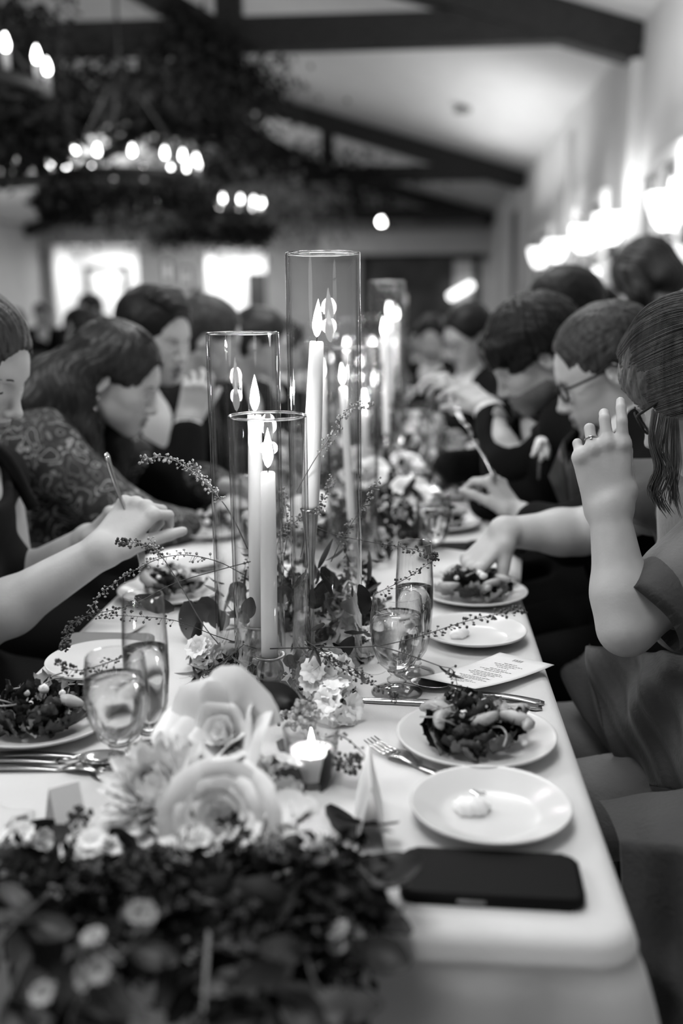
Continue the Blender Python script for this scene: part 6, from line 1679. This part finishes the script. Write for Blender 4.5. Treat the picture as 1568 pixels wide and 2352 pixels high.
BROAD = [mesh_from_bm(leaf_bm(.060, .036, 8, .25, .7, .15, tip=.6, seed=i), 'leaf', m) for i, m in enumerate(('leaf_dark', 'leaf', 'leaf_dark', 'leaf_mid'))]
SLIM = [mesh_from_bm(leaf_bm(.045, .008, 7, .2, .9, .1, seed=i), 'leaf', m) for i, m in enumerate(('leaf', 'leaf_dark', 'leaf_mid'))]
ROUND = [mesh_from_bm(leaf_bm(.038, .036, 7, .2, .4, .1, tip=.1, seed=i), 'leaf', m) for i, m in enumerate(('leaf', 'leaf_dark'))]
def put_leaf(root, me, p, d, s=1.0, roll=0.0):
    o = bpy.data.objects.new('leaf', me); COL.objects.link(o); o.parent = root
    q = Vector((1, 0, 0)).rotation_difference(Vector(d).normalized()) @ Quaternion((1, 0, 0), roll)
    o.matrix_basis = Matrix.Translation(Vector(p)-root.location) @ q.to_matrix().to_4x4() @ Matrix.Diagonal((s, s, s, 1)); return o
def cloud(root, pts, n, size, m, spread, droop, seed, name='foliage'):
    o = leaf_cloud(name, root, [Vector(p)-root.location for p in pts], n, size, m, spread, droop, seed); return o
def berries(root, c, rad, n, r=.0032, m='bud', seed=0, name='berry_cluster'):
    rr_ = random.Random(seed); bm = bmesh.new(); c = Vector(c)-root.location
    for i in range(n):
        d = Vector((rr_.gauss(0, 1), rr_.gauss(0, 1), rr_.gauss(0, 1)+.3)).normalized(); p = c+d*rad*rr_.uniform(.5, 1)
        add_ico(bm, p, r*rr_.uniform(.7, 1.2), 1); add_tube(bm, [c+(p-c)*.2, p], .0006, 3, caps=False)
    o = obj(name, bm, m, root); o['kind'] = 'stuff'; return o
def sprig(root, pts, nb=50, m='stem_dark', bm_m='bud_dark', br=.0020, stalk=.007, t0=.3, seed=0, th=.0005, leaves=0, head=0):
    "wiry stem with tiny seed pods on stalks"
    rr_ = random.Random(seed); C_ = [Vector(p)-root.location for p in crv(pts, 10)]
    bm = bmesh.new(); add_tube(bm, C_, [th*(1.5-1.0*i/len(C_)) for i in range(len(C_))], 6); o = obj('sprig', bm, m, root)
    bm = bmesh.new(); n = len(C_)
    for k in range(nb+head):
        t = t0+(1-t0)*(k+rr_.random())/nb if k < nb else rr_.uniform(.93, 1); i = min(n-2, int(t*(n-1))); p = C_[i].lerp(C_[i+1], min(1, t*(n-1)-i))
        d = (C_[i+1]-C_[i]).normalized(); u, v = frame_of(d); a = rr_.random()*6.28
        e = p + (u*math.cos(a)+v*math.sin(a)+d*.5)*stalk*rr_.uniform(.6, 1.2)*(1.15-.4*t) + Vector((0, 0, -.001))
        add_tube(bm, [p, e], .00030, 3, caps=False)
        add_ico(bm, e, br*rr_.uniform(.7, 1.15), 1, (1, 1, .6 if rr_.random() < .5 else 1.2))
    if nb: b = obj('seed_pods', bm, bm_m, o); b['kind'] = 'stuff'
    else: bm.free()
    for k in range(leaves):
        t = rr_.uniform(.15, 1); p = C_[int(t*(n-1))]; l = link('leaf', SLIM[k % 3], o, p, (rr_.uniform(-1, 1), rr_.uniform(.2, 1.3), rr_.uniform(0, 6)), rr_.uniform(.5, .9))
    return o
R0 = V(-.30, .80, TZ)
ar = thing('front_flower_arrangement', 'big foreground arrangement of white roses, dahlia, berries and dark greenery spilling over the table front', 'flower arrangement', R0)
rose(ar, px(525, 1700, .955), V(-.25, -.55, .62), .86, BIG_L, BIG_M, 3, 'rose')
rose(ar, px(508, 1885, .835), V(.02, -.85, .55), .86, ROSE_L, ROSE_M, 5, 'rose')
dahlia(ar, px(368, 1835, .885), V(-.25, -.45, .85), 1.28, 130, 2)
stock(ar, px(215, 1985, .79), .030, 15, 1); stock(ar, px(60, 1935, .83), .022, 9, 2); stock(ar, px(470, 1965, .80), .020, 8, 3)
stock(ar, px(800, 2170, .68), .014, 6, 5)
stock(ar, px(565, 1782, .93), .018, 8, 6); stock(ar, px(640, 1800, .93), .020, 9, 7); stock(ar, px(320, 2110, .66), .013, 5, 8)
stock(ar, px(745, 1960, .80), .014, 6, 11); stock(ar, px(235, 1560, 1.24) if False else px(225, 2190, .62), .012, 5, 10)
# half open bud on the right of the roses
rose(ar, px(690, 1875, .86), V(.25, -.25, .9), .50, ROSE_L[:4], ROSE_M[:4], 8, 'rose_bud')
berries(ar, px(690, 1655, 1.08), .024, 70, .0034, 'bud', 1); berries(ar, px(745, 1735, 1.02), .020, 45, .003, 'bud', 2); berries(ar, px(600, 1790, .94), .022, 55, .0034, 'bud_dark', 3)
berries(ar, px(180, 1880, .84), .014, 22, .003, 'bud_dark', 4); berries(ar, px(800, 1755, .99), .016, 34, .0028, 'bud_dark', 5); berries(ar, px(640, 1640, 1.1), .014, 26, .003, 'bud_dark', 16)
rr = random.Random(77)
# broad leaves
for (x, y, Y, dx, dy, s, k, rl) in ((735, 1810, .92, .5, .7, 1.0, 0, .6), (750, 1850, .90, .4, -.5, .9, 0, .2), (770, 1875, .88, .9, -.3, 1.0, 2, -.5), (690, 1620, 1.1, -.6, .4, .9, 0, 0), (640, 1700, 1.02, .5, -.6, .9, 1, .3),
        (650, 1740, .98, .2, -.8, .9, 1, .9), (800, 2010, .78, .8, .1, 1.3, 2, .4), (790, 2030, .75, .6, -.6, 1.1, 0, .1), (700, 2300, .62, .9, -.1, 1.0, 2, .2), (150, 1900, .86, -.8, -.2, 1.0, 2, 0), (430, 1900, .82, -.1, -.9, 1.1, 1, .3),
        (250, 1910, .82, .8, -.3, 1.0, 0, 1.5), (90, 1920, .84, .7, .0, .9, 1, .7), (20, 2080, .70, -.7, -.3, 1.1, 0, .4), (60, 2050, .72, -.8, .1, 1.1, 2, .3), (120, 2080, .69, -.2, -.6, 1.2, 0, .6)):
    put_leaf(ar, BROAD[k], px(x, y, Y), V(dx, -.3, dy), s*1.05, rl)
for (x, y, Y, dx, dy, s_, rl) in ((610, 1850, .87, .9, .1, 1.0, .9), (585, 1900, .85, .9, -.35, 1.0, .6)):   # pale flat petals right of the front rose
    o = put_leaf(ar, BROAD[3], px(x, y, Y), V(dx, -.3, dy), s_, rl); o.data = o.data.copy(); o.data.materials[0] = MATS['petal']; o.name = 'petal'
def mass_pt():
    x = rr.uniform(-40, 830); 
    top = 1950 if x > 420 else 1990
    lim = 2300 - abs(x-560)*.45
    y = rr.uniform(top, max(top+70, lim)); k = (y-1950)/400
    return px(x, y, .80-.19*k+rr.uniform(-.03, .03)), x, y
for i in range(150):
    p, x, y = mass_pt(); put_leaf(ar, (BROAD+ROUND)[rr.choice((0, 2, 2, 0, 2, 5, 5, 1))], p, V(rr.uniform(-1, 1), rr.uniform(-.8, .1), rr.uniform(-.9, .3)), rr.uniform(.5, .95), rr.uniform(-1.5, 1.5))
cloud(ar, [mass_pt()[0] for _ in range(260)], 4200, .014, 'leaf_dark', (.013, .013, .011), .004, 3)
cloud(ar, [mass_pt()[0] for _ in range(120)], 1300, .012, 'leaf', (.012, .012, .010), .004, 4, 'small_leaves')
for i in range(16):
    p, x, y = mass_pt(); berries(ar, p, .018, 26, .0027, 'bud_dark' if i % 2 else 'bud', 30+i)
# trailing branches hanging down in front of the cloth
for i, (pts_, lv) in enumerate((([(330, 2150, .66), (240, 2230, .61), (180, 2300, .58), (150, 2380, .56)], 14), ([(560, 2150, .68), (590, 2260, .63), (640, 2370, .60)], 14), ([(700, 2150, .68), (720, 2250, .64), (790, 2330, .62)], 10),
        ([(480, 2140, .67), (470, 2280, .61), (465, 2390, .58)], 4), ([(820, 1990, .76), (850, 2020, .74), (866, 2040, .73)], 6), ([(120, 2050, .72), (30, 2130, .66), (-60, 2240, .62)], 10), ([(60, 2200, .64), (20, 2290, .60), (-20, 2380, .58)], 8),
        ([(600, 2120, .7), (540, 2230, .64), (520, 2330, .60)], 8), ([(700, 2120, .70), (640, 2260, .63), (700, 2380, .59)], 8))):
    P_ = [px(*q) for q in pts_]; sprig(ar, P_, 0, 'stem' if i == 3 else 'stem_dark', leaves=0, th=.0016, seed=i)
    C_ = crv(P_, 8)
    for k in range(lv):
        p = C_[rr.randrange(2, len(C_))]; put_leaf(ar, BROAD[rr.choice((0, 1, 2))], p, V(rr.uniform(-1, 1), rr.uniform(-.5, .2), rr.uniform(-.9, .1)), rr.uniform(.5, .85), rr.uniform(-1, 1))
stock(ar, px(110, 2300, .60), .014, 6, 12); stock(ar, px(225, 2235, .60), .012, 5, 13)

# arrangement round the three vases
R1_ = V(-.20, 1.40, TZ)
br = thing('vase_flower_arrangement', 'low arrangement of white roses, round leaves and wiry sprigs round the three nearest vases', 'flower arrangement', R1_)
rose(br, px(775, 1392, 1.60), V(.25, -.6, .75), .85, ROSE_L, ROSE_M, 11); rose(br, px(668, 1360, 1.62), V(-.1, -.6, .75), .75, ROSE_L, ROSE_M, 12)
stock(br, px(845, 1500, 1.40), .032, 13, 21); stock(br, px(745, 1560, 1.24), .040, 18, 22); stock(br, px(775, 1625, 1.17), .026, 10, 23); stock(br, px(505, 1480, 1.40) if False else px(470, 1500, 1.34), .018, 8, 24)
stock(br, px(720, 1440, 1.5), .022, 8, 25); dahlia(br, px(740, 1440, 1.55), V(.2, -.6, .7), .8, 60, 5)
cloud(br, [px(rr.uniform(640, 860), rr.uniform(1300, 1480), rr.uniform(1.50, 1.68)) for _ in range(60)], 900, .020, 'leaf_dark', (.02, .02, .012), .006, 5)
cloud(br, [pt(rr.choice((rr.uniform(480, 560), rr.uniform(665, 780))), rr.uniform(1500, 1600), TZ+.012) for _ in range(40)], 420, .014, 'leaf_dark', (.015, .015, .006), .002, 6)
for (x, y, Y, dx, dy, s, k, rl) in ((400, 1400, 1.42, -.7, .1, 1.2, 0, .2), (495, 1400, 1.42, .1, -.3, 1.1, 2, .5), (525, 1415, 1.42, .8, .1, 1.1, 1, .3), (455, 1430, 1.40, -.3, -.8, 1.0, 1, .2), (430, 1380, 1.46, .2, -.9, 1.3, 1, 1.2), (470, 1370, 1.46, .1, -.9, 1.2, 2, 1.0),
        (830, 1370, 1.5, .6, .3, 1.2, 2, 0), (845, 1340, 1.55, .3, .7, 1.2, 0, .5), (660, 1600, 1.2, -.8, .1, 1.0, 0, .3), (560, 1450, 1.5, .1, -.9, .8, 1, .6)):
    put_leaf(br, (ROUND if k == 2 else [BROAD[0], BROAD[1]])[k % 2], px(x, y, Y), V(dx, -.2, dy), s*.9, rl)
for i in range(70):
    p = px(rr.uniform(560, 850), rr.uniform(1330, 1560), rr.uniform(1.30, 1.62)); p.z = max(p.z, TZ+.006); put_leaf(br, (BROAD+ROUND)[rr.choice((0, 1, 2, 4, 5))], p, V(rr.uniform(-1, 1), rr.uniform(-.6, .3), rr.uniform(-.2, .9)), rr.uniform(.45, .85), rr.uniform(-1.5, 1.5))
for i in range(46):   # narrow willow-like leaves standing on stems
    p = px(rr.uniform(500, 800), rr.uniform(1290, 1480), rr.uniform(1.40, 1.56)); put_leaf(br, SLIM[i % 3], p, V(rr.uniform(-.6, .6), rr.uniform(-.4, .3), rr.uniform(-1, 1)), rr.uniform(.7, 1.2), rr.uniform(-1.5, 1.5))
def sp(pl, Y0, Y1=None, **k):
    Y1 = Y0 if Y1 is None else Y1; n = len(pl); return sprig(br, [px(x, y, Y0+(Y1-Y0)*i/(n-1)) for i, (x, y) in enumerate(pl)], **k)
sp([(568, 1260), (535, 1190), (500, 1140), (440, 1082), (380, 1050), (325, 1055)], 1.36, 1.24, nb=90, m='stem', bm_m='bud', t0=.35, seed=1, th=.0007)
sp([(498, 1137), (475, 1110), (455, 1085), (443, 1062)], 1.30, 1.26, nb=40, m='stem', bm_m='bud', t0=.05, seed=2)
sp([(520, 1500), (470, 1440), (420, 1355), (372, 1280), (330, 1250), (272, 1245)], 1.36, 1.22, nb=55, m='stem', bm_m='bud_dark', t0=.62, seed=3, head=25, th=.0006)
sp([(372, 1282), (360, 1262), (345, 1240)], 1.25, 1.22, nb=18, m='stem', bm_m='bud', t0=.1, seed=4)
sp([(560, 1320), (500, 1290), (430, 1275), (370, 1282), (310, 1310), (245, 1352), (205, 1400)], 1.36, 1.2, nb=80, m='stem_dark', bm_m='bud', t0=.2, seed=5)
sp([(575, 1290), (500, 1310), (400, 1340), (300, 1390), (200, 1415), (160, 1440), (148, 1485)], 1.36, 1.17, nb=90, m='stem_dark', bm_m='bud_dark', t0=.45, seed=6, head=60)
sp([(590, 1490), (500, 1462), (400, 1425), (300, 1415), (230, 1412)], 1.30, 1.18, nb=30, m='stem_dark', bm_m='bud_dark', t0=.4, seed=7)
sp([(285, 1508), (230, 1528), (180, 1540), (145, 1530), (138, 1518)], 1.12, 1.08, nb=60, m='stem_dark', bm_m='bud_dark', t0=.0, seed=8)
sp([(700, 1200), (760, 1225), (850, 1245), (950, 1262), (1000, 1278)], 1.42, 1.32, nb=45, m='stem_dark', bm_m='bud_dark', t0=.55, seed=9, head=35)
sp([(620, 1490), (720, 1487), (860, 1484), (960, 1462), (1060, 1430), (1150, 1408), (1205, 1395)], 1.24, 1.14, nb=70, m='stem_dark', bm_m='bud_dark', t0=.5, seed=10, th=.0006)
sp([(860, 1482), (900, 1492), (960, 1512), (1010, 1530), (1040, 1540), (1050, 1582), (1048, 1608)], 1.20, 1.13, nb=14, m='stem_dark', bm_m='bud_dark', t0=.6, seed=11, leaves=5, th=.0006)
sp([(680, 1130), (720, 1060), (760, 1000), (800, 940), (850, 925)], 1.36, 1.30, nb=60, m='stem', bm_m='bud', t0=.3, seed=12)
sp([(760, 1290), (790, 1230), (835, 1160), (870, 1100)], 1.42, 1.40, nb=50, m='stem', bm_m='bud', t0=.2, seed=13)
sp([(690, 1280), (710, 1200), (745, 1140), (765, 1095)], 1.40, 1.38, nb=70, m='stem', bm_m='bud', t0=.2, seed=14)
sp([(650, 1290), (660, 1220), (655, 1160), (648, 1120)], 1.40, 1.40, nb=60, m='stem', bm_m='bud', t0=.2, seed=15)
sp([(620, 1340), (640, 1240), (690, 1190), (735, 1170)], 1.42, 1.36, nb=60, m='stem', bm_m='bud', t0=.3, seed=16)
sp([(730, 1700), (770, 1690), (800, 1700), (845, 1742)], 1.05, 1.0, nb=14, m='stem_dark', bm_m='bud_dark', t0=.0, seed=17, th=.0009)
sp([(700, 1480), (760, 1520), (830, 1560), (905, 1590)], 1.22, 1.16, nb=50, m='stem_dark', bm_m='bud_dark', t0=.2, seed=18)
sp([(560, 1480), (510, 1520), (470, 1540), (430, 1525)], 1.2, 1.12, nb=0, m='stem_dark', leaves=26, seed=19)
sp([(700, 1470), (730, 1490), (800, 1530), (850, 1550)], 1.22, 1.16, nb=30, m='stem_dark', leaves=16, seed=20)
sp([(790, 1400), (850, 1370), (930, 1330), (990, 1290)], 1.40, 1.28, nb=40, m='stem_dark', bm_m='bud_dark', t0=.3, seed=21)
sp([(555, 1480), (545, 1400), (560, 1310), (585, 1240)], 1.44, 1.44, nb=20, m='stem_dark', leaves=18, seed=22)
sp([(640, 1480), (645, 1400), (630, 1330), (650, 1260)], 1.46, 1.46, nb=20, m='stem_dark', leaves=18, seed=23)
sp([(760, 1470), (790, 1400), (800, 1320), (790, 1240)], 1.46, 1.46, nb=20, m='stem_dark', leaves=18, seed=24)
berries(br, px(700, 1640, 1.12), .018, 50, .003, 'bud', 41); berries(br, px(905, 1605, 1.16), .008, 12, .0015, 'bud_dark', 42)
# farther runners
def runner(cx_, cy_, lab, seed, n=46):
    r3 = random.Random(seed); t = thing('flower_runner', lab, 'flower arrangement', (cx_, cy_, TZ))
    def p(z0=.01, z1=.09): return V(cx_+r3.gauss(0, .08), cy_+r3.gauss(0, .14), TZ+r3.uniform(z0, z1))
    cloud(t, [p() for _ in range(60)], 1300, .022, 'leaf_dark', (.02, .03, .012), .0, seed)
    for i in range(n): put_leaf(t, (BROAD+ROUND)[r3.choice((0, 1, 2, 3, 4, 5))], p(), V(r3.uniform(-1, 1), r3.uniform(-1, 1), r3.uniform(-.1, 1)), r3.uniform(.6, 1.1), r3.uniform(-1, 1))
    for i in range(3): rose(t, p(.05, .08), V(r3.uniform(-.4, .4), -.6, .7), .8, ROSE_L, ROSE_M, seed+i)
    for i in range(3): stock(t, p(.05, .09), .03, 9, seed+i)
    for i in range(8):
        a = p(.05, .08); b = a + V(r3.uniform(-.1, .1), r3.uniform(-.1, .1), r3.uniform(.08, .22)); sprig(t, [a, a.lerp(b, .5)+V(.01, 0, .02), b], 40, 'stem', 'bud', .003, .01, .3, seed+i)
    return t
runner(-.17, 2.15, 'white and green flower runner just beyond the three nearest vases', 101)
runner(-.16, 2.85, 'white and green flower runner round the second trio of vases', 102)
r_ = runner(-.16, 3.75, 'white and green flower runner round the third trio of vases', 103, 30)
c_ = copy_tree(r_, loc=V(-.16, 4.9, TZ), label='white and green flower runner at the far end of the table')
